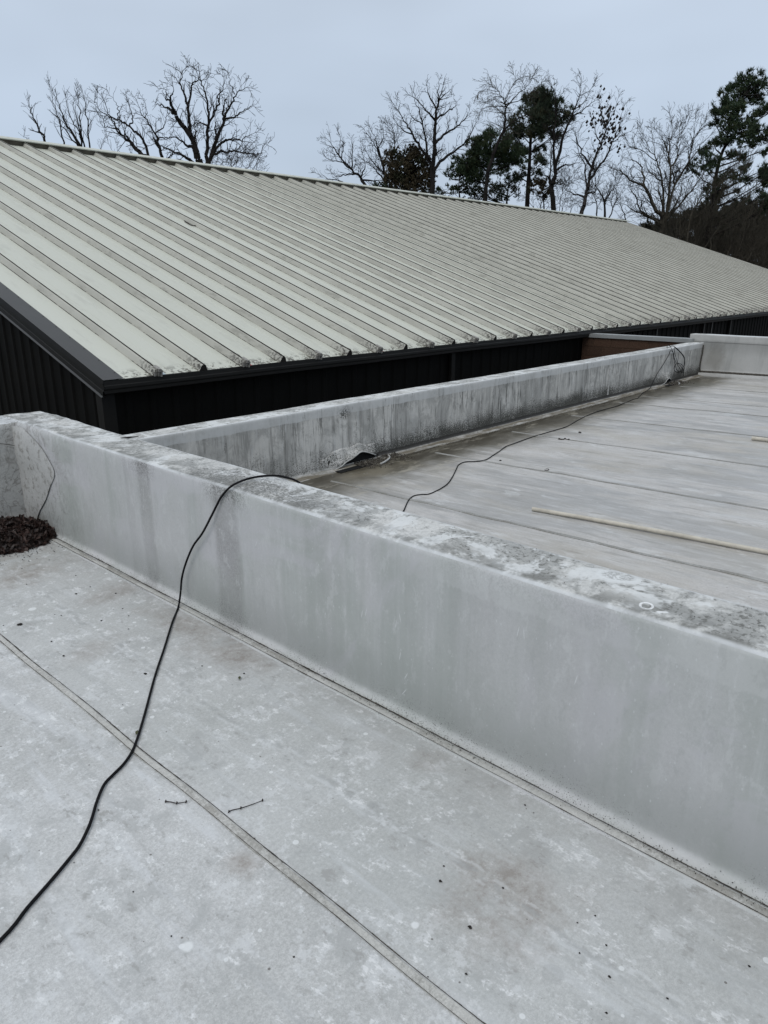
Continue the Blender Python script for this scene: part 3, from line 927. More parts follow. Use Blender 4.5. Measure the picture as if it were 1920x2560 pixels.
# left parapet
lw = empty('parapet_wall')
tag(lw, 'stained corner parapet wall behind the heap of dead leaves at the left edge', 'parapet')
def ldisp(p, j):
    q = p.copy()
    if abs(p.y - YLF) < .02 and p.z < ZT - .02:
        q.y -= 0.03 * max(0, nz(p.x, 2, p.z, 3.4)) + .004 * nz(p.x, 1, p.z, 7)
    if p.z > ZT - .02: q.z += 0.020 * max(0, min(1, (p.x - .6) / .8)) * abs(nz(p.x, p.y, 7, 5.0)) + .002
    return q
prof2 = [(YLF - .06, ZN - .003), (YLF - .058, ZN + .004), (YLF - .02, ZN + .010), (YLF - .008, ZN + .025), (YLF, ZN + .06)]
prof2 += [(YLF, ZN + .06 + (ZT - ZN - .08) * t / 12) for t in range(1, 13)]
prof2 += [(YLF + .004, ZT - .008), (YLF + .016, ZT)] + [(YLF + .016 + (YB - YLF - .032) * t / 5, ZT) for t in range(1, 6)] + [(YB - .004, ZT - .008), (YB, ZT - .03), (YB, -1.9)]
m2, c2 = membrane('corner_parapet_membrane', (0.41, 0.42, 0.42), (0.36, 0.37, 0.365), 0.08)
cr = m2.math('ABSOLUTE', m2.math('SUBTRACT', m2.noise(5, 5, 0.65, dist=1.8, vec=m2.map(scale=(1, 1, .6))), 0.5))
c2 = m2.mix(m2.mul(m2.ramp(cr, 0.03, 0.0), .6), c2, (0.17, 0.16, 0.145))
c2 = m2.mix(m2.ramp(m2.noise(9, 6, 0.75, dist=1.0, vec=m2.map(scale=(1, 1, .35))), 0.48, 0.62, 0, .65), c2, (0.21, 0.20, 0.185))
c2 = m2.mix(m2.ramp(m2.noise(40, 5, 0.8), 0.58, 0.66, 0, .5), c2, (0.10, 0.095, 0.085))
m2.color(c2); m2.bump(m2.noise(6, 5, .6, dist=1.5), .5, .02)
sweep('membrane_skin', prof2, -9, 2.02, 220, 'x', [m2.m, MAT['top']], lambda j: 1 if j >= 17 else 0, lw, ldisp)
mb = MB()
for (pts) in ([(0.72, -.96), (0.74, -1.1), (0.80, -1.35), (0.84, -1.55)], [(0.80, -.97), (0.83, -1.15), (0.90, -1.4), (.93, -1.56)],
              [(0.95, -1.0), (1.12, -1.03), (1.25, -1.09), (1.30, -1.15)]):
    mb.tube(catmull([(x + .62, YLF - .012, z) for x, z in pts], 5), .0018, 4)
mb.build('crease', MAT['grit'], lw)

# ------------------------------------------------------------------ back parapet
bw = empty('parapet_wall')
tag(bw, 'long low back parapet with black vertical run-off streaks below the dark metal building', 'parapet')
def bdisp(p, j):
    q = p.copy()
    if abs(p.y - YF) < .03 and p.z < ZP - .03: q.y += 0.008 * nz(p.x, 0, p.z, 1.6) + .002 * nz(p.x, 3, p.z, 6)
    if p.z > ZP - .02: q.z += .006 * nz(p.x, p.y, 0, 1.1)
    return q
fz = -1.79
prof3 = [(YF - .11, fz - .006), (YF - .108, fz + .005), (YF - .055, fz + .012), (YF - .02, fz + .016), (YF - .004, fz + .030), (YF + .002, fz + .055)]
prof3 += [(YF + .002, fz + .055 + (ZP - .112 - fz - .055) * t / 8) for t in range(1, 9)]
prof3 += [(YF + .001, ZP - .100), (YF, ZP - .03), (YF, ZP - .016), (YF + .003, ZP - .006), (YF + .012, ZP)]
prof3 += [(YF + .014 + (YB - YF - .028) * t / 4, ZP) for t in range(1, 5)] + [(YB - .003, ZP - .006), (YB, ZP - .03), (YB, -1.9)]
sweep('membrane_skin', prof3, 2.0, 14.78, 420, 'x', [MAT['sface'], MAT['btop']], lambda j: 1 if j >= 17 else 0, bw, bdisp)
mb = MB()
x = 5.2
while x < 12.7:     # silt and coarse dirt spilled on the flange and deck edge
    for _ in range(5):
        y = YF - .115 - abs(rng.gauss(0, .05)); s = rng.uniform(.002, .007); z = far_z(y) + .004
        xx = x + rng.uniform(0, .06)
        mb.add([(xx - s, y - s, z), (xx + s, y - s * .6, z), (xx + s * .5, y + s, z), (xx, y, z + s * .8)], [[0, 1, 3], [1, 2, 3], [2, 0, 3]])
    x += .05
tag(mb.build('silt_crumbs', MAT['dirt'], bw), kind='stuff')

# scupper: torn flap over a dark opening
_fm, _fc = membrane('torn_flap_membrane', (0.44, 0.445, 0.44), (0.36, 0.36, 0.35), 0.06)
_fc = _fm.mix(_fm.ramp(_fm.noise(9, 6, .75, vec=_fm.map(scale=(1, 1, .5))), .50, .60, 0, .7), _fc, (0.17, 0.165, 0.15))
_fc = _fm.mix(_fm.ramp(_fm.noise(70, 6, .8), .54, .62, 0, .6), _fc, (0.07, 0.065, 0.055))
_fm.color(_fc)
MAT['tflap'] = _fm.m


def scupper(xc, w, label, parent, s0):
    x0, x1 = xc - w / 2, xc + w / 2
    zc = far_z(4.9)
    mb = MB()
    mb.box((x0, YF - .012, zc - .035), (x1 + .05, YF + .02, zc + .10)); mb.box((x0 + .02, YF - .17, zc - .02), (x1 - .14, YF - .012, zc + .0075))
    mb.build('scupper_opening', MAT['hole'], parent)
    nn = 26; vs = []          # torn sheet bulging out over the opening, its lower edge rising to one side
    for i in range(nn + 1):
        t = i / nn; x = x0 - .12 + (w + .24) * t
        bul = max(0, math.sin(math.pi * t)) ** .8
        for j in range(7):
            s = j / 6
            low = .004 + .125 * max(0, 1 - abs(t - .64) / .46)
            y = YF - .003 - .06 * bul * s ** 1.6 - (.020 * nz(t * 6 + s0, s * 3, 0) + .012 * nz(t * 14, s * 2, s0)) * bul * s ** .5
            top = low + (.225 - low) * bul ** .35 * (.9 + .35 * nz(t * 7, s0, 2))
            z = zc + low + (top - low) * (1 - s) + .012 * nz(t * 5, s * 3, s0 + 4) * s
            vs.append((x, y, z))
    fs = [[i * 7 + j, i * 7 + j + 1, (i + 1) * 7 + j + 1, (i + 1) * 7 + j] for i in range(nn) for j in range(6)]
    o = new_obj('torn_flap', vs, fs, MAT['sface'], parent, True)
    m3 = MB(); m3.tube([Vector(vs[i * 7 + 6]) for i in range(2, nn - 1)], .006, 6); m3.build('flap_edge', MAT['flap'], parent, True)
    sol = o.modifiers.new('thickness', 'SOLIDIFY'); sol.thickness = .003
    mb = MB(); r2 = random.Random(int(s0 * 10))
    for _ in range(460):
        x = xc + .02 + r2.random() * (w * .5 + .35); y = YF - .02 - abs(r2.gauss(0, .11)); s = r2.uniform(.004, .016)
        z = zc + .008 + r2.random() * .02 * max(0, 1 - abs(y - YF) * 4)
        a = r2.uniform(0, 6.28)
        mb.add([(x + s * math.cos(a), y + s * math.sin(a), z), (x + s * math.cos(a + 2.2), y + s * math.sin(a + 2.2), z), (x + s * math.cos(a + 4.1), y + s * math.sin(a + 4.1), z + s * .3), (x, y, z + s * .9)],
               [[0, 1, 3], [1, 2, 3], [2, 0, 3]])
    tag(mb.build('wet_debris', MAT['grit'], parent), kind='stuff')
    mb = MB()
    mb.tube(catmull([(x1 - .10, YF - .23, zc + .014), (x1 + .02, YF - .20, zc + .02), (x1 + .16, YF - .12, zc + .016), (x1 + .22, YF - .05, zc + .02)], 5), .010, 6)
    mb.build('loose_membrane_edge', MAT['flap'], parent, True)


scupper(4.98, .62, '', bw, 1.7)
scupper(12.95, .42, '', bw, 6.2)
for nm, (xx, w) in {'patch': (12.62, .05)}.items():
    mb = MB(); mb.box((10.70, YF - .0085, -1.72), (10.735, YF - .003, ZP - .13)); mb.build('vertical_lap', MAT['flap'], bw)
# sealed joint against the end parapet
mb = MB()
mb.tube(catmull([(14.70, YF - .012, ZP - .04), (14.69, YF - .014, -1.35), (14.66, YF - .012, -1.55), (14.70, YF - .012, -1.74)], 6), .011, 5)
mb.build('joint_seal', MAT['grit'], bw)

# end parapet
ew = empty('parapet_wall')
tag(ew, 'grey end parapet wall at the right edge, a little taller than the wall it meets', 'parapet')
pe = [(X3 - .10, -1.80), (X3 - .098, -1.735), (X3 - .03, -1.725), (X3 - .006, -1.70), (X3, -1.65), (X3, -1.4), (X3, -1.15), (X3 - .003, -1.146), (X3 - .003, -1.10), (X3 - .003, -1.04), (X3 - .002, -1.022), (X3, -1.014), (X3 + .008, -1.008)]
pe += [(X3 + .24, -1.008), (X3 + .26, -1.03), (X3 + .26, -1.9)]
sweep('membrane_skin', pe, -7, 5.29, 160, 'y', [MAT['eface'], MAT['btop']], lambda j: 1 if 12 <= j <= 13 else 0, ew,
      lambda p, j: p + Vector((.006 * nz(1, p.y, p.z, 2), 0, .004 * nz(2, p.y, 0, 1.5) if p.z > -1.1 else (.02 * (4.95 - p.y) if p.z < -1.6 and p.z > -1.85 else 0))))
mb = MB()
y = 3.0
while y < 4.95:
    w = .012 + .012 * abs(nz(1, y, 0, 3))
    z = -1.722 + .02 * (4.95 - y)
    mb.add([(X3 - .03 - w, y, z + .003), (X3 - .03 - w, y + .1, z + .003), (X3 - .004, y + .1, z + .03), (X3 - .004, y, z + .03)], [[0, 1, 2, 3]])
    y += .1
tag(mb.build('silt_line', MAT['grit'], ew), kind='stuff')

# ------------------------------------------------------------------ metal building
bld = empty('metal_building')
tag(bld, 'dark metal-sided building with a pale green-grey ribbed metal gable roof beyond the parapets', 'building')
cs = 1 / math.hypot(1, PITCH); ang = math.atan(PITCH)
Ls = (YR - YE) / cs
RP = .61; XR0 = 4.29 - .065
nrib = int((XEND - .1 - XR0) / RP)


def slope(x, s, h):
    """point on the front roof slope: s metres up from the eave, h above the pan"""
    return (x, YE + s * cs - h * math.sin(ang), ZE + s * math.sin(ang) + h * math.cos(ang))


# one pan (flat with two pencil creases) and one trapezoid rib, shared by all bays
NS = 10
def strip(profile, s0, s1, n, name, mats, midx, parent):
    vs = [Vector(slope(a, s0 + (s1 - s0) * i / n, h)) - Vector((0, 0, 0)) for i in range(n + 1) for a, h in profile]
    k = len(profile)
    fs = [[i * k + j, i * k + j + 1, (i + 1) * k + j + 1, (i + 1) * k + j] for i in range(n) for j in range(k - 1)]
    mi = [midx[j] for i in range(n) for j in range(k - 1)]
    return new_obj(name, vs, fs, mats, parent, False, mi)


RB = .115   # rib base width
pan0 = strip([(RB - .002, 0), (.14 + RB, 0), (.15 + RB, .004), (.16 + RB, 0), (RP - .14, 0), (RP - .13, .004), (RP - .12, 0), (RP + .002, 0)], -.02, Ls - .05, 1, 'roof_panel', [MAT['roof']], [0] * 7, bld)
pan0.location = (XR0, 0, 0)
rprof = [(-.010, .001), (0, .004), (.030, .068), (.042, .075), (.050, .075), (.051, .090), (.064, .090), (.065, .075), (.073, .075), (.085, .068), (RB, 0)]
rib0 = strip(rprof, -.03, Ls - .05, 1, 'roof_rib', [MAT['rib'], MAT['roof'], MAT['crumb'], MAT['ribline']], [3, 0, 0, 0, 2, 1, 2, 1, 1, 1], bld)
rib0.location = (XR0, 0, 0)
# ridge closure plate between ribs
cl = [(RB + .004, .002), (RP - .004, .002), (RP + .034, .112), (RB - .034, .112)]
s_ = Ls - .16
vs = [slope(a, s_, h) for a, h in cl] + [slope(a, s_ + .05, h) for a, h in cl]
clo0 = new_obj('ridge_closure', vs, [[0, 1, 2, 3], [4, 7, 6, 5], [3, 2, 6, 7], [0, 4, 5, 1]], MAT['closure'], bld)
clo0.location = (XR0, 0, 0)
# eave end of rib: dark plug, or open bracket clip on every other rib
pl = [(.004, 0), (RB - .004, 0), (.084, .066), (.032, .066)]
vs = [slope(a, -.028, h) for a, h in pl] + [slope(a, .0, h) for a, h in pl]
plug0 = new_obj('rib_plug', vs, [[0, 1, 2, 3], [4, 7, 6, 5], [0, 3, 7, 4], [1, 5, 6, 2], [3, 2, 6, 7]], MAT['crumb'], bld)
plug0.location = (XR0, 0, 0)
mb = MB()
def sbox(x0, x1, s0, s1, h0, h1, mi=0):
    vs = [slope(x0, s0, h0), slope(x1, s0, h0), slope(x1, s1, h0), slope(x0, s1, h0), slope(x0, s0, h1), slope(x1, s0, h1), slope(x1, s1, h1), slope(x0, s1, h1)]
    mb.add(vs, [[0, 3, 2, 1], [4, 5, 6, 7], [0, 1, 5, 4], [1, 2, 6, 5], [2, 3, 7, 6], [3, 0, 4, 7]], mi)
sbox(.045, .082, -.07, .05, .06, .092); sbox(.082, .10, -.07, .05, -.0, .075); sbox(.035, .045, -.05, .03, .02, .09); sbox(.012, .04, -.045, -.03, 0, .05)
sbox(.05, .075, -.055, -.045, 0, .055)
clip0 = mb.build('rib_clip', MAT['galv'], bld); clip0.location = (XR0 + RP * 0, 0, 0)
tagr0 = None
gap = set((2, 7, 9, 15, 21, 26, 33))
for k in range(nrib + 1):
    off = (XR0 + RP * k, 0, 0)
    if k:
        if k < nrib: share(pan0, 'roof_panel', off, bld)
        share(rib0, 'roof_rib', off, bld)
        if k < nrib: share(clo0, 'ridge_closure', off, bld)
        share(plug0, 'rib_plug', off, bld)
        if k % 2 == 0: share(clip0, 'rib_clip', off, bld)
for k, mt in ((0, 'blue'), (2, 'red'), (6, 'red'), (4, 'galv'), (10, 'blue')):
    mb = MB(); x = XR0 + RP * k
    sbox(x + .10, x + .165, -.03, .03, .003, .007); o = mb.build('bracket_tag', MAT[mt], bld)
    if mt == 'red': o['label'] = 'faded red tag under the bracket'
# first pan at the rake, closure of it, and the end strip
mb = MB()
mb.add([slope(X0 + .02, -.02, -.002), slope(XR0 + .002, -.02, 0), slope(XR0 + .002, Ls - .05, 0), slope(X0 + .02, Ls - .05, -.002)], [[0, 1, 2, 3]])
mb.build('roof_panel', MAT['roof'], bld)
mb = MB()
xl = XR0 + RP * nrib + RB
mb.add([slope(xl, -.02, 0), slope(XEND, -.02, 0), slope(XEND, Ls, 0), slope(xl, Ls, 0)], [[0, 1, 2, 3]])
mb.build('roof_panel', MAT['roof'], bld)
# ridge cap (front lip, crown, back)
cap = []
for a, h in ((-.165, .110), (-.167, .134), (0.0, .150)):
    cap.append(lambda x, a=a, h=h: slope(x, Ls + a, h))
mb = MB()
n = 26
for i in range(n):
    xa = X0 - .02 + (XEND + .02 - X0) * i / n; xb = X0 - .02 + (XEND + .02 - X0) * (i + 1) / n + .03
    up = .002 * (i % 2)
    mbk = MB()
    q = []
    for x in (xa, xb):
        A, B, C_ = (cap[0](x), cap[1](x), cap[2](x))
        D_ = (x, 2 * YR - B[1], B[2]); E_ = (x, 2 * YR - A[1], A[2])
        q.append([(v[0], v[1], v[2] + up) for v in (A, B, C_, D_, E_)])
    mbk.add(q[0] + q[1], [[j, j + 5, j + 6, j + 1] for j in range(4)])
    o = mbk.build('ridge_cap', MAT['roof'], bld)
# back slope
mb = MB()
def back(x, s, h): p_ = slope(x, s, h); return (p_[0], 2 * YR - p_[1], p_[2])
mb.add([back(X0, -.02, 0), back(XEND, -.02, 0), back(XEND, Ls, 0), back(X0, Ls, 0)], [[0, 1, 2, 3]])
mb.build('back_roof_slope', MAT['roof'], bld)
# rake trim both gables
for side, xa, xb, nm in ((0, X0, X0 + .235, 'rake_trim'), (1, XEND + .03, XEND - .13, 'rake_trim')):
    mb = MB()
    for f in (slope, back):
        t0 = .012
        mb.add([f(xa, -.035, t0), f(xb, -.035, t0), f(xb, Ls, t0), f(xa, Ls, t0)], [[0, 1, 2, 3]])
    mb.build('rake_trim', MAT['trim'] if side == 0 else MAT['bronze'], bld)
    mb = MB()
    s1 = 1 if side == 0 else -1
    for f in (slope, back):
        pr = [(xa, .012), (xa - .002 * s1, -.05), (xa + .012 * s1, -.055), (xa + .014 * s1, -.115), (xa + .004 * s1, -.122), (xa + .004 * s1, -.165), (xa + .05 * s1, -.170)]
        vs = [f(a, s, h) for s in (-.035, Ls) for a, h in pr]
        mb.add(vs, [[j, j + 1, j + 1 + 7, j + 7] for j in range(6)])
    mb.build('rake_fascia', MAT['bronze'], bld)
    mb = MB()
    for f in (slope, back):
        pr = [(xa + .006 * s1, -.172), (xa - .010 * s1, -.190), (xa + .03 * s1, -.196)]
        vs = [f(a, s, h) for s in (-.035, Ls) for a, h in pr]
        mb.add(vs, [[j, j + 1, j + 1 + 3, j + 3] for j in range(2)])
    if side == 0: mb.build('rake_drip', MAT['trim'], bld)
mb = MB()
for k in range(40):     # screw heads along the rake trim
    s = .12 + k * .34
    if s > Ls: break
    x, y, z = slope(X0 + .212, s, .0125)
    mb.add([(x - .006, y - .006, z), (x + .006, y - .006, z), (x + .006, y + .006, z + .002), (x - .006, y + .006, z + .002), (x, y, z + .006)], [[0, 1, 4], [1, 2, 4], [2, 3, 4], [3, 0, 4]])
o = mb.build('screw_heads', MAT['crumb'], bld); o['kind'] = 'stuff'
# eave gutter
mb = MB()
gp = [(-.004, .002), (-.012, .006), (-.020, 0.0), (-.022, -.045), (-.030, -.055), (-.030, -.085), (-.022, -.10), (-.020, -.135), (.03, -.15), (.14, -.15)]
for i in range(6):
    xa = X0 + (XEND - X0) * i / 6; xb = X0 + (XEND - X0) * (i + 1) / 6
    m3 = MB(); n = 20; vs = []
    for a in range(n + 1):
        x = xa + (xb - xa) * a / n
        dz = .010 * nz(x, 0, 0, .35) + .0015 * i % 2
        vs += [(x, YE + dy - .012 + .002 * (i % 2), ZE - .008 + h + dz) for dy, h in gp]
    k = len(gp)
    m3.add(vs, [[a * k + j, a * k + j + 1, (a + 1) * k + j + 1, (a + 1) * k + j] for a in range(n) for j in range(k - 1)])
    m3.build('gutter', MAT['bronze'], bld)
# leaf litter on the eave
mb = MB()
for _ in range(2600):
    x = rng.uniform(4.4, 40); s = abs(rng.gauss(0, .05)) - .01
    if nz(x, 1, 0, 1.2) + rng.random() * .6 < .25: continue
    sz = rng.uniform(.004, .016); p_ = Vector(slope(x, s, .006)); a = rng.uniform(0, 6.28)
    mb.add([p_ + Vector((sz * math.cos(a), sz * math.sin(a), .0)), p_ + Vector((sz * math.cos(a + 2.3), sz * math.sin(a + 2.3), .004)), p_ + Vector((sz * math.cos(a + 4), sz * math.sin(a + 4), .01))], [[0, 1, 2]])
tag(mb.build('leaf_litter', MAT['dirt'], bld), kind='stuff')
# walls: ribbed panels
def rib_panel(width, pitch, h0, h1, depth=.022):
    pr = []; x = 0
    while x < width - 1e-6:
        pr += [(x, 0), (x + pitch * .62, 0), (x + pitch * .70, -depth), (x + pitch * .92, -depth)]
        x += pitch
    pr.append((width, 0))
    return pr
YW = YE + .16
pr = rib_panel(1.2, .30, 0, 0)
wv = [(a, YW + d, z) for z in (GZ, ZE - .12) for a, d in pr]; k = len(pr)
wp0 = new_obj('wall_panel', wv, [[j, j + 1, k + j + 1, k + j] for j in range(k - 1)], MAT['bronze_wall'], bld)
wp0.location = (X0 + .12, 0, 0)
i = 1
while X0 + .12 + 1.2 * (i + 1) < XEND: share(wp0, 'wall_panel', (X0 + .12 + 1.2 * i, 0, 0), bld); i += 1
XG = X0 + .07
gy = YW; first = True
while gy < 2 * YR - YW - .9:      # gable panels, sloped tops
    pr = rib_panel(1.0, .25, 0, 0); vs = []
    for a, d in pr: vs.append((XG + d, gy + a, GZ))
    for a, d in pr:
        yy = gy + a; top = ZE + PITCH * ((yy if yy < YR else 2 * YR - yy) - YE) - .11
        vs.append((XG + d, yy, top))
    k = len(pr)
    new_obj('gable_panel', vs, [[j, k + j, k + j + 1, j + 1] for j in range(k - 1)], MAT['bronze_wall'], bld)
    gy += 1.0
mb = MB(); mb.box((XG + .03, YW + .03, GZ), (XEND - .1, 2 * YR - YW, ZE - .15)); mb.build('wall_core', MAT['bronze_wall'], bld)
mb = MB(); mb.box((XG - .03, YW - .035, GZ), (XG + .12, YW + .10, ZE - .12)); mb.build('corner_trim', MAT['bronze'], bld)
vs = [(XEND - .08, YE + .05, ZE - .1), (XEND - .08, 2 * YR - YE - .05, ZE - .1), (XEND - .08, YR, ZR - .06), (XEND - .08, YE + .05, GZ), (XEND - .08, 2 * YR - YE - .05, GZ)]
new_obj('gable_wall', vs, [[0, 1, 2], [0, 3, 4, 1]], MAT['bronze_wall'], bld)
for x in (9.93, 21.8, 24.1):
    mb = MB(); mb.box((x - .05, YW - .085, GZ), (x + .05, YW - .024, ZE - .15)); mb.build('downspout', MAT['bronze'], bld)
for x in (18.6, 22.6):
    mb = MB(); mb.box((x - .03, YW - .03, GZ), (x + .03, YW - .005, ZE - .15)); mb.build('panel_joint_trim', MAT['trim'], bld)

# ------------------------------------------------------------------ brick cross wall
XC = 14.60
kw = empty('block_wall')
tag(kw, 'brown block wall with a grey metal coping closing the gap between roof and metal building', 'wall')
zc = -1.09
mb = MB(); mb.box((XC + .012, 5.24, GZ), (XC + .19, YW - .03, zc - .072)); mb.build('mortar_bed', MAT['mortar'], kw)
b0 = None; row = 0; z = zc - .073
BL, BH = .397, .194
while z > zc - 1.25:
    y = 5.26 - (.2 if row % 2 else 0)
    while y < YW - .04:
        ya, yb = max(y, 5.26), min(y + BL - .012, YW - .035)
        if yb - ya > .03:
            m3 = MB(); e = rng.uniform(0, .004)
            m3.box((XC - e, ya, z - BH + .012), (XC + .10, yb, z)); m3.build('block', MAT['block'], kw)
        y += BL
    z -= BH; row += 1
m3 = MB()
m3.box((XC - .03, 5.20, zc - .068), (XC + .23, YW - .03, zc)); m3.box((XC - .034, 5.20, zc - .075), (XC - .0305, YW - .03, zc - .028))
m3.build('coping', MAT['cap'], kw)

# ------------------------------------------------------------------ cable
d = 1.1573
near_px = [(0, 2032), (60, 1960), (110, 1903), (150, 1855), (172, 1826), (190, 1790), (200, 1763), (209, 1732), (225, 1695), (246, 1672), (266, 1652), (283, 1628), (295, 1600), (312, 1545), (335, 1460), (355, 1400), (372, 1345), (385, 1312)]
pts = [on_z(u * d, v * d, ZN + .008) for u, v in near_px]
dv_ = (pts[0] - pts[1]).normalized(); sv_ = Vector((dv_.y, -dv_.x, 0))
pts = [pts[0] + dv_ * t + sv_ * (.10 * math.sin(t * 2.1)) for t in (2.6, 2.1, 1.6, 1.2, .8, .5, .25)] + pts
face_px = [(390, 1280), (393, 1248), (402, 1215), (417, 1180), (437, 1152), (455, 1118), (468, 1092), (479, 1072)]
for i, (u, v) in enumerate(face_px):
    off = [.06, .035, .03, .03, .028, .025, .018, .010][i]
    pts.append(on_x(u * d, v * d, XW - off))
zt = ZT + .009
pts += [on_z(u * d, v * d, zt + e) for u, v, e in ((500, 1050, .004), (530, 1036, .006), (562, 1029, .010), (592, 1027.5, .012), (612, 1030, .008))]
q = pts[-1]
pts += [Vector((XB + .012, q.y - .07, ZT - .012)), Vector((XB + .035, q.y - .16, ZT - .12)), Vector((XB + .05, q.y - .32, ZT - .45)), Vector((XB + .09, q.y - .46, ZT - .74)), Vector((XB + .2, q.y - .62, -1.726))]
far_px = [(866, 1122), (873, 1103), (882, 1083), (893, 1073), (908, 1070), (925, 1069), (940, 1063), (955, 1055), (968, 1045), (978, 1030), (986, 1014), (991, 1005), (1005, 999), (1030, 998), (1050, 994), (1066, 984), (1080, 975), (1092, 966), (1108, 960), (1150, 945), (1200, 930), (1225, 922), (1255, 905), (1290, 890), (1330, 879), (1347, 872), (1372, 862)]
f0 = on_far(866 * d, 1122 * d)
pts += [Vector(((XB + .2) * .5 + f0.x * .5, (q.y - .62) * .45 + f0.y * .55, -1.72))]
for u, v in far_px:
    p = on_far(u * d, v * d); p.z += .006; pts.append(p)
zz = lambda x, y: (1300 + .3737 * x, 760 + .3737 * y)
for (x, y), o_ in zip(((790, 630), (820, 600)), (.0, .0)):
    p = on_far(*zz(x, y)); p.z += .006; pts.append(p)
for (x, y), Y_ in zip(((870, 562), (900, 500), (925, 455), (950, 418), (980, 368), (998, 335), (1003, 318)), (4.93, 4.98, 4.985, 4.985, 4.985, 4.985, 4.985)):
    pts.append(on_y(*zz(x, y), Y_))
for (x, y) in ((1012, 312), (1024, 325), (1030, 345), (1036, 372), (1052, 402), (1066, 425), (1075, 445), (1062, 458), (1040, 452), (1030, 432), (1038, 408), (1060, 396), (1084, 408), (1092, 432), (1084, 450), (1062, 452), (1046, 436), (1040, 412), (1034, 388),
               (1028, 352), (1022, 318), (1010, 292), (1000, 279), (990, 275)):
    pts.append(on_y(*zz(x, y), 4.975 + rng.uniform(-.02, .01)))
p = on_y(*zz(985, 274), YF + .04); p.z = ZP + .012; pts.append(p)
p = on_y(*zz(1000, 273), YF + .02); p.z = ZP + .014; pts.append(p)
for (x, y) in ((1022, 281), (1050, 298), (1078, 326), (1097, 352), (1104, 385), (1102, 420), (1094, 445), (1084, 462), (1080, 440), (1096, 415), (1101, 380), (1093, 352), (1070, 322), (1046, 300), (1032, 292), (1034, 320), (1044, 360), (1056, 395), (1078, 420), (1092, 452), (1094, 480)):
    pts.append(on_y(*zz(x, y), 4.965 + rng.uniform(-.02, .01)))
mb = MB(); mb.tube(catmull(pts, 5), .0052, 8)
tag(mb.build('cable', MAT['cable'], None, True), 'long black cable crossing the near deck, over the parapet and along the far roof', 'cable')

# ------------------------------------------------------------------ pipes
def pipe(p0, dirv, L, r, label):
    e = empty('pipe'); tag(e, label, 'pipe')
    a = Vector(p0); dv = Vector(dirv).normalized()
    n = 14; ps = [a + dv * (L * i / n) for i in range(n + 1)]
    for i, q_ in enumerate(ps): q_.z = far_z(q_.y) + r + .002; q_ += Vector((.012 * math.sin(i * .5), 0, 0)); ps[i] = q_
    m3 = MB(); m3.tube(ps, r, 14, cap=False); m3.build('pipe_body', MAT['pipe'], e, True)
    m3 = MB(); m3.tube([ps[0] + dv * .004, ps[0] + dv * .02], r * .82, 14); m3.build('pipe_bore', MAT['pipe_in'], e)
pa, pb = on_far(1150 * d, 1104 * d), on_far(1659 * d, 1198 * d)
pipe(pa, pb - pa, 3.1, .0165, 'long off-white plastic pipe lying across the far roof deck')
pa, pb = on_far(*zz(1550, 912)), on_far(*zz(1659, 925))
pipe(pa, pb - pa, 2.4, .022, 'short piece of off-white plastic pipe cut off by the right edge of the photo')

# ------------------------------------------------------------------ small debris
def clod(name, p, s, mat, flat=.55, seed=0):
    r2 = random.Random(seed); vs = []; k = 7
    for j, (rr, hh) in enumerate(((.75, 0), (1, .35), (.6, .85))):
        for i in range(k):
            a = 2 * math.pi * i / k + j * .3; q_ = rr * s * r2.uniform(.6, 1.25)
            vs.append((p.x + q_ * math.cos(a), p.y + q_ * math.sin(a) * 1.2, p.z + hh * s * flat * r2.uniform(.7, 1.2)))
    vs.append((p.x, p.y, p.z + s * flat))
    fs = [[j * k + i, j * k + (i + 1) % k, (j + 1) * k + (i + 1) % k, (j + 1) * k + i] for j in range(2) for i in range(k)]
    fs += [[2 * k + i, 2 * k + (i + 1) % k, 3 * k] for i in range(k)]
    return new_obj(name, vs, fs, mat)


def z6(x, y): return (.5787 * x, 1400 + .5787 * y)
def z7(x, y): return (960 + .5787 * x, 1300 + .5787 * y)
small = [z6(*a) for a in ((500, 144), (15, 282), (222, 352), (873, 458), (530, 625), (438, 262), (555, 298), (237, 235), (265, 240), (530, 210), (556, 241), (328, 67), (115, 105), (95, 37), (1003, 538), (1055, 490), (390, 116), (575, 1433), (320, 1307), (740, 1625), (1270, 1715), (1100, 1202), (425, 1080))]
small += [z7(*a) for a in ((258, 1495), (355, 1962), (190, 1974), (975, 1974), (961, 1837), (845, 1871), (1578, 1928), (1225, 2067), (961, 2130), (1376, 1505), (1563, 1660), (145, 893), (610, 1232), (913, 1710), (836, 1740), (330, 2140), (515, 1590))]
for i, (u, v) in enumerate(small):
    s = rng.uniform(.0022, .0042) * (1.25 if v < 1700 else .8)
    o = clod('debris_crumb', on_z(u, v, ZN + .0015), s, MAT['crumb'], seed=i)
    tag(o, 'tiny black crumb of debris lying on the near roof membrane', 'debris', 'tiny black crumbs on the near deck')
for (u, v), s, lb in ((z6(85, 279), .013, 'largest dark clod near the left edge, between leaf heap and floor seam'),
                      (z6(275, 414), .006, 'flat black chip just below the largest dark clod'),
                      (z6(628, 492), .007, 'black chip just left of the cable, halfway up the near deck'),
                      (z6(329, 146), .006, 'round black crumb below the leaf heap, well left of the cable'),
                      (z6(358, 626), .0075, 'dark crumb sitting on the floor seam, left of the cable'),
                      (z7(372, 1760), .0058, 'black square-ish crumb alone near the lower middle of the near deck'),
                      (z7(244, 1560), .0045, 'black crumb just above the lowest middle crumb'),
                      (z7(1632, 1648), .006, 'dark crumb at the foot of the parapet by the right edge')):
    tag(clod('debris_chip', on_z(u, v, ZN + .0015), s, MAT['crumb'], .5, int(u)), lb, 'debris')
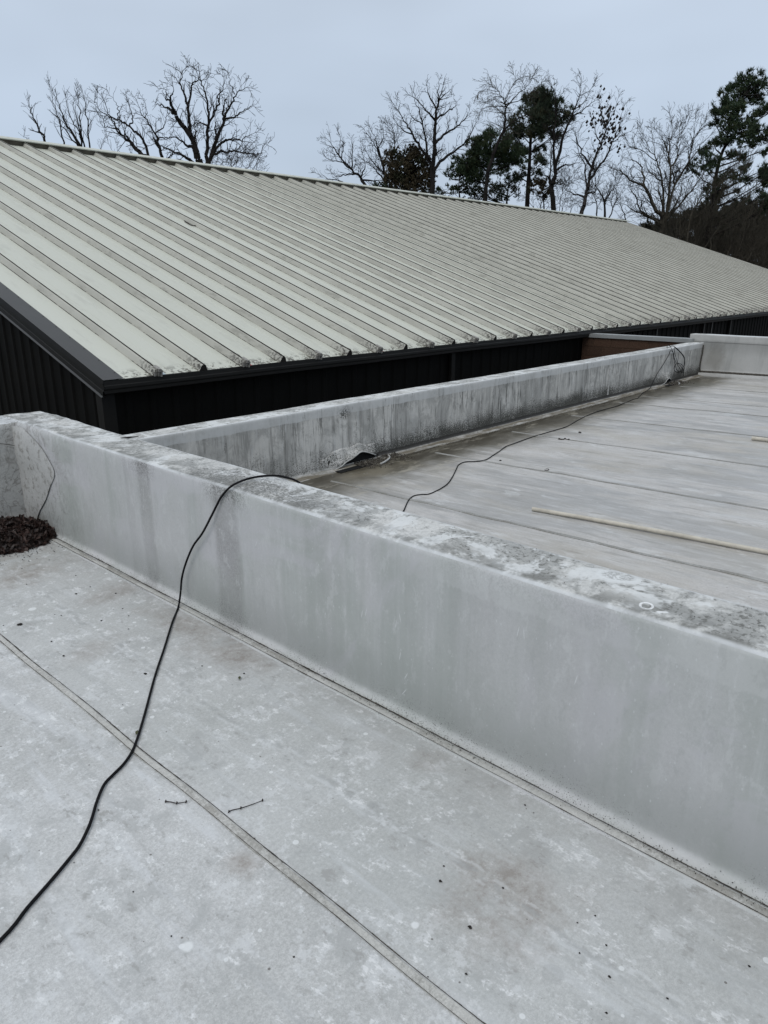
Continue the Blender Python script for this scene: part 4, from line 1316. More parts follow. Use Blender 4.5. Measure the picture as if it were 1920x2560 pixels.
for (x, y), lb in (((592, 748), 'small dull green leaf tucked against the cable by the seam'), ((1035, 512), 'small olive leaf on the brown stain beside the parapet foot')):
    p = on_z(*z6(x, y), ZN + .004); L, W = .013, .0055; a = .9
    vs = []
    for i in range(7):
        t = i / 6; w = W * math.sin(math.pi * t) ** .7
        for sg in (-1, 0, 1):
            lx, ly = (t - .5) * 2 * L, sg * w
            vs.append((p.x + lx * math.cos(a) - ly * math.sin(a), p.y + lx * math.sin(a) + ly * math.cos(a), p.z + .003 * abs(sg) + .003 * math.sin(3 * t)))
    tag(new_obj('fallen_leaf', vs, [[i * 3 + j, i * 3 + j + 1, (i + 1) * 3 + j + 1, (i + 1) * 3 + j] for i in range(6) for j in range(2)], MAT['gleaf']), lb, 'leaf')
# twigs
def twig(pxs, r, lb, onf, lift=.004, buds=True):
    ps = [onf(u, v) for u, v in pxs]
    for p in ps: p.z += lift
    m3 = MB(); cp = catmull(ps, 4); m3.tube(cp, [r * (1.2 - .5 * i / len(cp)) for i in range(len(cp))], 6)
    if buds:
        for q_ in (ps[0], ps[-1], ps[len(ps) // 2]):
            m3.tube([q_ - Vector((.004, .002, 0)), q_ + Vector((0, 0, .001)), q_ + Vector((.003, .005, .002))], [r * 1.1, r * 2.0, r * .8], 6)
    return tag(m3.build('twig', MAT['twig'], None, True), lb, 'twig')
fn = lambda u, v: on_z(u, v, ZN)
twig([z6(*a) for a in ((717, 1048), (740, 1050), (765, 1055), (805, 1049))], .0016, 'short bent dark twig on the near deck, left of the seam', fn)
twig([z6(*a) for a in ((990, 1092), (1003, 1085), (1042, 1076), (1090, 1060), (1135, 1043))], .0015, 'straight dark twig on the near deck, right of the seam', fn)
twig([(.5787 * x, 100 + .5787 * y) for x, y in ((798, 786), (812, 796), (826, 804), (840, 806), (852, 802))], .010, 'curled twig resting on the pale metal roof', on_roof, .02, False)
twig([zz(*a) for a in ((165, 1113), (180, 1117), (193, 1112), (188, 1106), (172, 1106))], .0035, 'small hooked twig on the far deck left of the pipes', on_far, .004, False)
twig([zz(*a) for a in ((262, 907), (285, 910), (300, 906), (325, 911))], .008, 'dark twig with scraps on a seam of the far deck', on_far, .004)
p = on_far(*zz(400, 862)); tag(clod('debris_chip', p + Vector((0, 0, .002)), .018, MAT['crumb'], .7, 3), 'dark lump on the far deck beyond the twig with scraps', 'debris')
p = on_far(1251, 1152); tag(clod('debris_chip', p + Vector((0, 0, .002)), .013, MAT['crumb'], .7, 9), 'brown scrap on the far deck near the bend of the cable', 'debris')
# leaf heap in the corner
heap = empty('leaf_heap'); tag(heap, 'heap of wet dead brown leaves piled in the roof corner', 'leaf heap')
hc = Vector((1.58, 4.70, ZN))
def heap_h(x, y):
    dx, dy = (x - hc.x) / .28, (y - hc.y) / .25
    t = 1 - dx * dx - dy * dy
    return .115 * max(0, t) ** .8 + (.02 * nz(x, y, 0, 14) if t > .1 else 0)
n = 26; vs = []
for i in range(n + 1):
    for j in range(n + 1):
        x = hc.x - .31 + .62 * i / n; y = hc.y - .28 + .54 * j / n
        vs.append((min(x, XW - .012), min(y, YLF - .01), ZN - .003 + max(0, heap_h(x, y) - .014)))
new_obj('heap_core', vs, [[i * (n + 1) + j, (i + 1) * (n + 1) + j, (i + 1) * (n + 1) + j + 1, i * (n + 1) + j + 1] for i in range(n) for j in range(n)], MAT['bleaf2'], heap)
def leaf_mesh(seed, mat):
    r2 = random.Random(seed); vs = []; L = .040; W = .019
    for i in range(6):
        t = i / 5; w = W * (math.sin(math.pi * min(.97, t + .03)) ** .6) * r2.uniform(.6, 1.15)
        for sg in (-1, 0, 1): vs.append(((t - .5) * 2 * L, sg * w, .012 * abs(sg) * r2.uniform(.2, 1.4) + .010 * math.sin(t * 4 + seed)))
    return new_obj('leaf', vs, [[i * 3 + j, i * 3 + j + 1, (i + 1) * 3 + j + 1, (i + 1) * 3 + j] for i in range(5) for j in range(2)], mat, heap)
protos = [leaf_mesh(s, MAT['bleaf'] if s % 3 else MAT['bleaf2']) for s in range(6)]
for i in range(290):
    a = rng.uniform(0, 6.28); rr = rng.random() ** .6 * 1.02
    x = hc.x + .28 * rr * math.cos(a); y = hc.y + .26 * rr * math.sin(a)
    x = min(x, XW - .03); y = min(y, YLF - .03)
    z = ZN + heap_h(x, y) + .006
    rot = (rng.gauss(0, .6), rng.gauss(0, .6), rng.uniform(0, 6.28)); sc = rng.uniform(.55, 1.05)
    if i < 6:
        o = protos[i]; o.location = (x, y, z); o.rotation_euler = rot; o.scale = (sc,) * 3
    else: share(protos[i % 6], 'leaf', (x, y, z), heap, rot, (sc,) * 3)
mb = MB(); base_ = [v.co.copy() for v in protos[1].data.vertices]
from mathutils import Euler
for _ in range(520):
    a = rng.uniform(0, 6.28); rr = rng.random() ** .5 * 1.0
    x = min(hc.x + .28 * rr * math.cos(a), XW - .03); y = min(hc.y + .26 * rr * math.sin(a), YLF - .03)
    mt_ = Euler((rng.gauss(0, .7), rng.gauss(0, .7), rng.uniform(0, 6.28))).to_matrix() * rng.uniform(.35, .85)
    off_ = Vector((x, y, ZN + heap_h(x, y) - .002))
    mb.add([mt_ @ v + off_ for v in base_], [[i * 3 + j, i * 3 + j + 1, (i + 1) * 3 + j + 1, (i + 1) * 3 + j] for i in range(5) for j in range(2)])
tag(mb.build('leaf_litter', MAT['bleaf2'], heap), kind='stuff')
mb = MB()
for _ in range(500):
    a = rng.uniform(0, 6.28); rr = rng.uniform(.7, 1.0) + abs(rng.gauss(0, .35)); x = hc.x + .33 * rr * math.cos(a); y = hc.y + .3 * rr * math.sin(a)
    if x > XW - .05 or y > YLF - .02: continue
    s = rng.uniform(.0015, .005); z = ZN + .003
    mb.add([(x - s, y - s, z), (x + s, y - s * .6, z), (x + s * .5, y + s, z), (x, y, z + s)], [[0, 1, 3], [1, 2, 3], [2, 0, 3]])
tag(mb.build('leaf_crumbs', MAT['crumb'], heap), kind='stuff')
# scrap lying on the wall top
p0 = on_z(322, 1097, ZT); m3 = MB()
m3.tube([p0 + Vector((-.035, .03, .006)), p0 + Vector((0, 0, .008)), p0 + Vector((.045, -.035, .012))], [.002, .006, .002], 5)
tag(m3.build('bark_scrap', MAT['crumb']), 'sliver of dark bark on the parapet top near its far corner', 'debris')

# ------------------------------------------------------------------ trees
class Segs:
    def __init__(s): s.a = []; s.b = []; s.ra = []; s.rb = []
    def add(s, a, b, ra, rb): s.a.append(tuple(a)); s.b.append(tuple(b)); s.ra.append(ra); s.rb.append(rb)
    def mesh(s, name, k, mat, parent):
        if not s.a: return None
        A = np.array(s.a); B = np.array(s.b); ra = np.array(s.ra)[:, None, None]; rb = np.array(s.rb)[:, None, None]
        D = B - A; L = np.linalg.norm(D, axis=1, keepdims=True); L[L == 0] = 1; D /= L
        U = np.where(np.abs(D[:, 2:3]) > .9, np.array([[1., 0, 0]]), np.array([[0, 0, 1.]]))
        E1 = np.cross(D, U); E1 /= np.linalg.norm(E1, axis=1, keepdims=True); E2 = np.cross(D, E1)
        th = np.arange(k) * 2 * np.pi / k
        circ = E1[:, None, :] * np.cos(th)[None, :, None] + E2[:, None, :] * np.sin(th)[None, :, None]
        V = np.concatenate([A[:, None, :] + circ * ra, B[:, None, :] + circ * rb], axis=1).reshape(-1, 3)
        n = len(A); base = (np.arange(n) * 2 * k)[:, None, None]
        j = np.arange(k); q = np.stack([j, (j + 1) % k, (j + 1) % k + k, j + k], axis=1)[None]
        F = (q + base).reshape(-1, 4)
        return np_mesh(name, V, F, mat, parent)


def np_mesh(name, V, F, mat, parent=None, nv=4):
    me = bpy.data.meshes.new(name)
    me.vertices.add(len(V)); me.vertices.foreach_set('co', V.astype(np.float32).ravel())
    me.loops.add(F.size); me.loops.foreach_set('vertex_index', F.astype(np.int32).ravel())
    me.polygons.add(len(F)); me.polygons.foreach_set('loop_start', np.arange(len(F), dtype=np.int32) * nv)
    me.update(calc_edges=True)
    me.materials.append(mat)
    o = bpy.data.objects.new(name, me); col.objects.link(o)
    if parent: o.parent = parent
    return o


def rvec(r2): return Vector((r2.gauss(0, 1), r2.gauss(0, 1), r2.gauss(0, 1)))


def grow(sg, p, dr, L, r, lev, r2, o):
    seg = o['seg'] * (1.0 if lev < 2 else .7)
    n = max(2, int(L / seg)); st = L / n; rend = max(o['rmin'], r * .45)
    for i in range(n):
        t = (i + 1) / n
        dr = (dr + rvec(r2) * o['gn'] + Vector((0, 0, o['up']))).normalized()
        q = p + dr * st
        ra = r + (rend - r) * (i / n); rb = r + (rend - r) * t
        sg.add(p, q, ra, rb)
        p = q
        if lev > 0 and r2.random() < o['dens']:
            for _ in range(2 if r2.random() < o.get('dbl', .25) else 1):
                ax = dr.cross(rvec(r2)).normalized()
                a = r2.uniform(*o['ang'])
                cd = (dr * math.cos(a) + ax * math.sin(a)).normalized()
                grow(sg, p, cd, L * r2.uniform(.35, .62) * (1.1 - .45 * t), max(o['rmin'], rb * .62), lev - 1, r2, o)


DEF = dict(seg=.30, gn=.19, up=.03, dens=.70, ang=(.5, 1.1), rmin=.010, lev=3, lf=.17, step=.28)


def limb_tree(name, label, limbs, T, D, r0, mats, opts=None, depth=1.6, seed=1, group=None, trunk_base=None, cat='tree', big=5):
    """limbs: list of polylines (photo measurements) put at distance D; every limb gets its own depth so the crown is round"""
    o = dict(DEF); o.update(opts or {})
    r2 = random.Random(seed)
    ox, oy, sc = T
    rm = o['rmin']
    root = empty(name)
    tr, br, tw = Segs(), Segs(), Segs()
    fwd = Vector((math.cos(AZ), math.sin(AZ), 0))
    first = None
    nodes = []
    for li, L in enumerate(limbs):
        pts = [at_dist(ox + sc * x, oy + sc * y, D) for x, y in L]
        # start depth = depth of the nearest existing node, so limbs join
        dep0 = 0.0
        if nodes:
            b = min(nodes, key=lambda n_: (n_[0] - pts[0]).length)
            stem = (not o.get('nostem')) and L[0][1] > limbs[0][0][1] - 60 and abs(L[0][0] - limbs[0][0][0]) > 5
            if stem:
                tr.add(Vector((first.x, first.y, GZ - .1)), pts[0], r0 * .8, r0 * .6)
            elif (b[0] - pts[0]).length < 1.2:
                dep0 = b[1]; pts[0] = b[0].copy()
        dep1 = max(-1.4 * depth, min(1.4 * depth, dep0 + r2.uniform(-1, 1) * depth))
        base_r = r0 * .74 * (1.0 if li == 0 else r2.uniform(.45, .62))
        if nodes and li:
            if stem: base_r = r0 * .40
            else: base_r = min(base_r, max(.022, b[2] * .85)) if (b[0] - pts[0]).length < .01 else base_r * .8
        P = catmull(pts, 4); n = len(P)
        Q = []
        for i, p in enumerate(P):
            t = i / (n - 1)
            dp = dep0 + (dep1 - dep0) * t
            wob = rvec(r2) * .035
            Q.append((p * ((D + dp) / D) + wob * (0 if i == 0 else 1), dp, max(o['rmin'] * 1.25, base_r * (1 - .95 * t) ** 1.1), p))
        if li == 0:
            first = Q[0][0]
            if GZ < first.z:
                b2 = Vector((first.x, first.y, GZ - .1)) if trunk_base is None else trunk_base
                tr.add(b2, first, base_r * 1.35, base_r)
        for i in range(n - 1):
            (tr if Q[i][2] > .06 else br).add(Q[i][0], Q[i + 1][0], Q[i][2], Q[i + 1][2])
            nodes.append((Q[i][3], Q[i][1], Q[i][2]))
        tot = sum((Q[i + 1][0] - Q[i][0]).length for i in range(n - 1))
        acc = 0
        for i in range(1, n):
            seg_l = (Q[i][0] - Q[i - 1][0]).length; acc += seg_l
            t = i / (n - 1)
            dr = (Q[i][0] - Q[i - 1][0]).normalized()
            cnt = seg_l / o['step'] * 1.9 * (0.4 + .9 * t) * o.get('tw', 1)
            k = int(cnt) + (1 if r2.random() < cnt % 1 else 0)
            o['rmin'] = rm * .8
            for _ in range(k):
                if t < o.get('bare', .12): continue
                ax = dr.cross(rvec(r2)).normalized(); a = r2.uniform(*o['ang'])
                cd = (dr * math.cos(a) + ax * math.sin(a) + Vector((0, 0, o.get('lift', .15)))).normalized()
                LL = min(tot, 5) * o['lf'] * 1.2 * r2.uniform(.5, 1.5) * (1.2 - .75 * t) + .25
                lev = 2 if LL < .8 else 3
                grow(tw, Q[i][0] - dr * seg_l * r2.random(), cd, LL, max(o['rmin'], min(Q[i][2] * .5, .026)), lev - 1, r2, o)
        if n:      # the leader's own fork at the tip
            for _ in range(3):
                grow(tw, Q[-1][0], (dr + rvec(r2) * .35).normalized(), r2.uniform(.25, .6), o['rmin'] * 1.1, 1, r2, o)
    sc_ = Vector((first.x, first.y, GZ))
    tr.mesh('trunk', 8, mats[0], root)
    for sgm, nm_, kk, mt in ((br, 'limbs', 5, mats[0]), (tw, 'twigs', 3, mats[-1])):
        q_ = sgm.mesh(nm_, kk, mt, root)
        if q_: q_['kind'] = 'stuff'
    tag(root, label, cat, group)
    return root, nodes, D


R1 = (40, 140, .2411); R2 = (360, 130, .2049); R3 = (780, 150, .2532); R4 = (1160, 140, .2532); R5 = (1500, 160, .2532)
BK = (MAT['bark_dark'], MAT['bark_dark']); BG = (MAT['bark'], MAT['bark']); BB = (MAT['bark_brown'], MAT['bark_brown'])
SL = dict(ang=(.35, .75), up=.05, gn=.10, lf=.11, step=.20, seg=.3, lev=2, dens=.5, rmin=.009)
limb_tree('bare_tree', 'slim leaning bare sapling, leftmost of the trees above the ridge', [[(325, 935), (250, 790), (190, 660), (150, 560), (125, 480)], [(150, 910), (115, 860), (80, 830)]], R1, 44, .10, BK, SL, .6, 3)
limb_tree('bare_tree', 'clump of slender upright bare stems rising behind the left end of the ridge',
          [[(680, 980), (560, 770), (480, 600), (400, 400)], [(500, 960), (450, 700), (400, 520), (350, 290)], [(690, 980), (660, 800), (590, 680), (520, 520), (510, 410)],
           [(720, 985), (680, 760), (650, 520), (630, 330)], [(770, 995), (740, 720), (720, 500), (700, 380)], [(660, 970), (500, 760), (430, 650)], [(620, 400), (590, 500), (640, 700), (690, 850)][::-1]], R1, 46, .13, BK, dict(SL, step=.24), 1.2, 4)
limb_tree('bare_tree', 'small wispy bare sapling low on the ridge between two larger trees', [[(885, 1010), (905, 900), (925, 780)], [(1010, 1025), (960, 900), (950, 810)], [(1040, 1030), (1050, 950), (1040, 890)], [(1190, 1050), (1180, 970)]], R1, 50, .03, BG, dict(SL, step=.3), .6, 5)
limb_tree('bare_tree', 'bare tree with heavy limbs leaning left, just left of the round-crowned one',
          [[(1385, 1075), (1300, 1010), (1200, 910), (1100, 820), (1000, 745), (890, 735)], [(1100, 820), (1020, 700), (960, 600), (920, 500), (870, 380)],
           [(1390, 1070), (1340, 900), (1230, 770), (1130, 700), (1050, 650), (900, 590), (830, 490), (810, 470)], [(1190, 740), (1210, 650), (1180, 540), (1140, 400)],
           [(1050, 640), (1060, 560), (1040, 500), (1000, 440), (930, 340)], [(900, 700), (890, 640), (830, 570)], [(1230, 1000), (1160, 860), (1130, 760), (1160, 640)]], R1, 43, .20, BK, dict(lf=.13, step=.34), 1.5, 6)
limb_tree('bare_tree', 'bare tree with forked upright limbs between the leaning tree and the round-crowned one',
          [[(1525, 1090), (1490, 960), (1460, 840), (1380, 700), (1300, 580), (1240, 420)], [(1450, 800), (1520, 740), (1560, 660), (1590, 590)], [(1360, 640), (1360, 560), (1320, 450)], [(1540, 1090), (1620, 1010), (1660, 930)], [(1490, 950), (1420, 850), (1400, 720)], [(1480, 880), (1560, 850), (1640, 830)]], R1, 45, .13, BK, dict(lf=.13, step=.34), 1.2, 7)
limb_tree('bare_tree', 'wide round-crowned bare tree with thick forking limbs, tallest left of the gap', [
    [(690, 1400), (620, 1180), (570, 1020), (430, 840), (380, 740), (320, 600), (350, 520), (350, 400)],
    [(760, 1400), (770, 1100), (790, 870), (770, 640), (730, 460), (680, 340), (620, 300)],
    [(770, 1400), (880, 1100), (960, 870), (1000, 760), (1080, 620), (1110, 520), (1230, 450), (1310, 440)],
    [(380, 740), (300, 690), (200, 650), (130, 640)], [(320, 600), (270, 570), (270, 470), (150, 430)],
    [(600, 1060), (555, 950), (545, 750), (510, 560), (450, 410), (460, 270), (540, 130)],
    [(545, 700), (570, 480), (600, 380), (670, 340), (670, 240), (580, 170)],
    [(790, 870), (870, 740), (910, 600), (920, 520), (970, 450), (970, 320), (940, 260)],
    [(1110, 520), (1060, 400), (1040, 280), (1000, 220)], [(960, 800), (960, 700), (1010, 570), (1060, 510)],
    [(980, 850), (1100, 790), (1190, 740), (1280, 680), (1370, 660)],
    [(800, 1280), (900, 1150), (1000, 1080), (1080, 1060), (1190, 1070), (1270, 1020), (1400, 940)],
    [(820, 1270), (940, 1210), (1000, 1230), (1100, 1215), (1240, 1240), (1340, 1240), (1430, 1240), (1450, 1140), (1510, 1130)],
    [(650, 1270), (600, 1180), (500, 1120), (370, 1040), (200, 1080)],
    [(640, 1390), (560, 1310), (480, 1260), (300, 1190), (170, 1140), (40, 1140)],
    [(640, 1200), (620, 1000), (620, 850)], [(880, 1090), (870, 930), (880, 780)], [(790, 900), (700, 860), (640, 900)], [(670, 340), (760, 330), (800, 270)],
    [(450, 410), (390, 330), (350, 290)], [(430, 240), (400, 220), (370, 200)]], R2, 42, .26, BK, dict(lf=.12, step=.33), 2.2, 8)
limb_tree('bare_shrub', 'tangled bare bush low against the ridge, right of the round-crowned tree', [[(1060, 1440), (1050, 1300), (980, 1240)], [(1290, 1480), (1340, 1400), (1400, 1300)], [(1110, 1440), (1150, 1300), (1250, 1200)], [(900, 1420), (960, 1330), (1010, 1280)],
    [(1180, 1460), (1200, 1350), (1210, 1230)], [(1240, 1460), (1300, 1340), (1330, 1200)], [(1000, 1430), (1080, 1330), (1150, 1180)], [(1290, 1480), (1400, 1450), (1470, 1480)], [(860, 1410), (830, 1330), (820, 1280)]], R2, 48, .05, BG, dict(lf=.30, step=.16, up=.01, rmin=.010), 1.5, 9, cat='shrub')
limb_tree('bare_tree', 'low spreading bare tree at the right side of the sky gap', [
    [(545, 1270), (480, 1160), (390, 1080), (260, 940), (200, 840), (130, 760)], [(300, 980), (310, 870), (290, 790), (250, 700)], [(410, 1080), (400, 900), (390, 760)],
    [(350, 1245), (280, 1190), (150, 1170), (30, 1110)], [(390, 1080), (300, 1020), (180, 990), (120, 940)], [(500, 1190), (640, 1190), (720, 1200)], [(440, 1140), (330, 1130), (250, 1150), (180, 1100)], [(480, 1160), (520, 1050), (500, 930)]], R3, 58, .16, BK, dict(lf=.17, step=.34, rmin=.011), 2, 10)
limb_tree('bare_tree', 'dense bare tree of middle height beside the tall straight-trunked one', [
    [(740, 1260), (720, 1140), (690, 1000), (650, 870), (620, 790), (570, 640)], [(680, 960), (620, 840), (560, 740), (490, 660)], [(780, 1280), (800, 1000), (820, 820), (800, 700), (760, 600)],
    [(720, 1140), (600, 1000), (480, 820)], [(650, 870), (700, 760), (690, 600)], [(820, 820), (720, 780), (690, 790)], [(910, 890), (800, 720), (740, 640)], [(700, 1050), (760, 900), (780, 800)], [(730, 1200), (620, 1080), (480, 960)], [(620, 790), (540, 760)]], R3, 61, .17, BK, dict(lf=.17, step=.30, rmin=.011), 2, 11)
limb_tree('bare_tree', 'tall bare tree with one straight trunk, left of the leafy evergreens', [
    [(1185, 1345), (1190, 1100), (1205, 900), (1215, 650), (1240, 450), (1270, 330), (1310, 200)], [(1195, 600), (1130, 500), (1040, 400), (950, 330)],
    [(1190, 1010), (1140, 960), (1130, 850), (1090, 640), (1060, 500), (1020, 420), (1000, 290)], [(1180, 1030), (1110, 920), (1030, 790), (970, 690), (900, 590), (850, 490), (760, 380)],
    [(1000, 750), (900, 690), (850, 640), (800, 560)], [(850, 490), (870, 420), (830, 350)], [(1215, 850), (1300, 740), (1430, 650), (1520, 570), (1550, 480)], [(1440, 640), (1430, 540)],
    [(1235, 600), (1310, 520), (1400, 480), (1430, 420)], [(1215, 1080), (1300, 980), (1430, 880), (1520, 800), (1600, 660), (1650, 580)], [(1215, 940), (1280, 870)], [(1225, 480), (1150, 330), (1130, 220)],
    [(1240, 430), (1320, 330), (1390, 290)], [(1090, 640), (980, 560), (960, 480)], [(1250, 400), (1250, 300), (1250, 200)]], R3, 55, .26, BK, dict(lf=.13, step=.33, rmin=.010), 2.4, 12)
limb_tree('weeping_tree', 'tall crooked tree with a drooping head of fine grey-brown twigs', [
    [(210, 1440), (240, 1150), (310, 910), (390, 740), (405, 560), (410, 480), (340, 350), (230, 260)], [(410, 480), (420, 400), (500, 250), (470, 110)], [(410, 500), (550, 350), (640, 280), (720, 130)],
    [(400, 720), (500, 640), (600, 590), (660, 570)], [(410, 490), (560, 430), (700, 330), (780, 250)], [(405, 500), (260, 500), (130, 560)], [(340, 350), (200, 330), (110, 390)], [(500, 250), (600, 200), (690, 220)], [(410, 480), (300, 440), (160, 450)], [(560, 430), (600, 340), (560, 180)]],
    R4, 56, .20, (MAT['bark_dark'], MAT['bark_brown']), dict(lf=.18, step=.15, up=-.10, lift=.1, rmin=.010, ang=(.4, 1.2), bare=.35, gn=.14), 2.0, 13)
limb_tree('bare_tree', 'leaning bare tree with an ivy-dark fork just right of the tall pine', [
    [(885, 1540), (870, 1300), (880, 1230), (930, 1000), (1000, 750), (1080, 560), (1130, 400), (1160, 200)], [(865, 1290), (830, 1200), (770, 1140)], [(850, 1250), (860, 1000), (880, 850)],
    [(1100, 530), (1200, 440), (1300, 230)], [(1070, 590), (1180, 530), (1280, 450), (1320, 400)], [(860, 850), (830, 780), (800, 700)], [(900, 1150), (880, 900), (900, 600), (900, 400), (860, 280)], [(900, 400), (960, 370), (1000, 320)],
    [(900, 1150), (1000, 1080), (1150, 1050)], [(1130, 400), (1230, 350), (1290, 250)]], R4, 57, .26, BK, dict(lf=.15, step=.32, rmin=.010), 1.8, 14)
rt, nodes, Dp = limb_tree('bare_tree', 'fan-shaped bare tree still hung with dark seed pods', [
    [(1155, 1575), (1200, 1400), (1230, 1270), (1280, 1050), (1350, 880), (1400, 700), (1350, 540), (1340, 420)], [(1200, 1380), (1195, 1080), (1120, 940), (1130, 740)], [(1270, 1090), (1170, 960), (1110, 820), (1090, 760)],
    [(1250, 1230), (1380, 1030), (1470, 850), (1530, 700), (1600, 590)], [(1400, 700), (1480, 560), (1530, 400)], [(1470, 850), (1560, 790), (1640, 740)], [(1190, 1410), (1130, 1370), (1030, 1340), (980, 1290)],
    [(1350, 880), (1300, 760), (1250, 600)], [(1530, 700), (1560, 560), (1620, 430)], [(1410, 700), (1440, 560), (1430, 440)], [(1220, 1370), (1290, 1340), (1330, 1280)]], R4, 54, .20, BG, dict(lf=.13, step=.36, rmin=.010, ang=(.35, .8)), 2.0, 15)
mb = MB()
for _ in range(150):
    u, v = rng.gauss(1410, 100), rng.gauss(690, 130)
    if not (1100 < u < 1640): continue
    p = at_dist(1160 + .2532 * u, 140 + .2532 * v, Dp + rng.uniform(-1.5, 1.5)); s = rng.uniform(.05, .13)
    mb.add([p + Vector((-s, 0, 0)), p + Vector((0, s, -.3 * s)), p + Vector((s, 0, .2 * s)), p + Vector((0, -s, 0)), p + Vector((0, 0, s * 1.2)), p + Vector((0, 0, -s))],
           [[0, 1, 4], [1, 2, 4], [2, 3, 4], [3, 0, 4], [1, 0, 5], [2, 1, 5], [3, 2, 5], [0, 3, 5]])
tag(mb.build('seed_pods', MAT['pod'], rt), kind='stuff')
limb_tree('bare_tree', 'short many-forked bare tree just left of the end of the ridge', [
    [(1390, 1600), (1380, 1400), (1300, 1280), (1290, 1120)], [(1385, 1440), (1450, 1340), (1500, 1260), (1470, 1150)], [(1430, 1600), (1510, 1400), (1500, 1300), (1540, 1200)], [(1310, 1590), (1300, 1400), (1210, 1330)],
    [(1300, 1280), (1360, 1180), (1450, 1120)], [(1310, 1450), (1230, 1470), (1170, 1440)], [(1600, 1630), (1560, 1500), (1520, 1430)]], R4, 60, .13, BG, dict(lf=.28, step=.28, rmin=.011), 1.8, 16)
limb_tree('bare_tree', 'low bare undergrowth tree between the tall pine and the pod-hung tree', [
    [(740, 1540), (760, 1420), (700, 1350)], [(960, 1550), (1000, 1450), (1080, 1420)], [(1040, 1560), (1090, 1460), (1140, 1480)], [(820, 1540), (830, 1440), (790, 1380)], [(940, 1540), (960, 1380), (1040, 1280), (1100, 1160)], [(700, 1520), (640, 1420), (600, 1400)], [(930, 1450), (980, 1300), (960, 1180)]],
    R4, 64, .07, BG, dict(lf=.34, step=.22, rmin=.011, up=.0), 1.8, 17)
limb_tree('bare_tree', 'big many-stemmed bare tree spreading behind the right end of the roof', [
    [(620, 1670), (600, 1500), (540, 1420), (440, 1210), (330, 1160), (200, 1060), (120, 1030)], [(600, 1650), (620, 1300), (610, 1150), (560, 960), (480, 830), (400, 620)], [(560, 960), (400, 850), (300, 820), (230, 700)],
    [(640, 1650), (690, 1200), (690, 1000), (670, 850), (620, 740), (560, 650)], [(690, 1000), (690, 780), (720, 640), (680, 480)], [(690, 1030), (760, 900), (780, 700), (860, 600), (880, 480)],
    [(660, 1600), (740, 1200), (860, 1000), (900, 830), (980, 650), (1060, 520)], [(860, 1000), (1000, 800), (1100, 700)], [(680, 1540), (860, 1300), (1000, 1100), (1100, 900)], [(520, 1560), (350, 1450), (160, 1340)],
    [(560, 1600), (400, 1450), (350, 1300), (260, 1120)], [(560, 960), (520, 760), (510, 590)], [(780, 700), (800, 560), (790, 470)], [(900, 830), (930, 640), (950, 470)], [(610, 1150), (480, 1050), (420, 900)], [(740, 1200), (720, 1020), (830, 820)],
    [(640, 1500), (580, 1250), (590, 1100)], [(440, 1210), (420, 1050), (330, 950), (290, 900)], [(690, 1500), (790, 1280), (820, 1100)], [(340, 860), (330, 740), (380, 640)]],
    R5, 52, .24, (MAT['bark_brown'], MAT['bark']), dict(lf=.17, step=.30, rmin=.010, ang=(.35, .9)), 2.6, 18)
limb_tree('bare_tree', 'stand of thin straight bare stems in front of the pine at the right', [
    [(860, 1800), (900, 1500), (1050, 1280), (1250, 1130), (1400, 900)], [(780, 1750), (800, 1400), (860, 1200)], [(950, 1800), (1100, 1500), (1300, 1250), (1480, 950)], [(1000, 1850), (1200, 1600), (1400, 1400), (1600, 1150)],
    [(750, 1750), (760, 1500), (720, 1300)], [(930, 1850), (960, 1600), (1100, 1400)], [(1480, 1900), (1560, 1750), (1660, 1660)], [(1100, 1800), (1090, 1500), (1200, 1250)], [(1250, 1900), (1350, 1650), (1500, 1450)]],
    R5, 50, .085, BB, dict(lf=.22, step=.26, rmin=.009, ang=(.3, .8)), 2.4, 19)


def needle_tufts(clumps, T, D, mat, parent, name, per=1.0, size=.30, r2=None, flat=.7, depth=1.2, wid=.05):
    """tufts of needle blades filling each clump's volume"""
    r2 = r2 or random.Random(3); V = []; nb = 9
    ctr = []
    for cx_, cy_, cr_ in clumps:
        c = at_dist(T[0] + T[2] * cx_, T[1] + T[2] * cy_, D)
        wr = cr_ * T[2] / FPX * D * 1.16
        dd = r2.uniform(-1, 1) * depth
        c = c * ((D + dd) / D)
        ctr.append((c, wr, dd))
        cnt = int(per * 150 * (wr / .9) ** 2) + 8
        sub = [c + Vector((r2.gauss(0, .5) * wr, r2.gauss(0, .5) * wr, r2.gauss(0, .42) * wr)) for _ in range(max(4, int(8 * wr)))]
        for i in range(cnt):
            s = sub[i % len(sub)]
            p = s + rvec(r2) * (wr * .21)
            if (p - c).length > wr * 1.08: continue
            ax = ((p - c).normalized() * .6 + Vector((0, 0, .7)) + rvec(r2) * .35).normalized()
            for _ in range(nb):
                dv = (ax + rvec(r2) * .48).normalized() * size * r2.uniform(.6, 1.15)
                sd = dv.cross(rvec(r2)).normalized() * wid * .5
                V += [tuple(p - sd), tuple(p + sd), tuple(p + dv)]
    V = np.array(V); F = np.arange(len(V)).reshape(-1, 3)
    np_mesh(name, V, F, mat, parent, 3)
    return ctr


FULL = {31: 1.2, 32: 1.18, 33: 1.2, 35: 1.35, 36: 1.25, 34: 1.15, 37: 1.2}


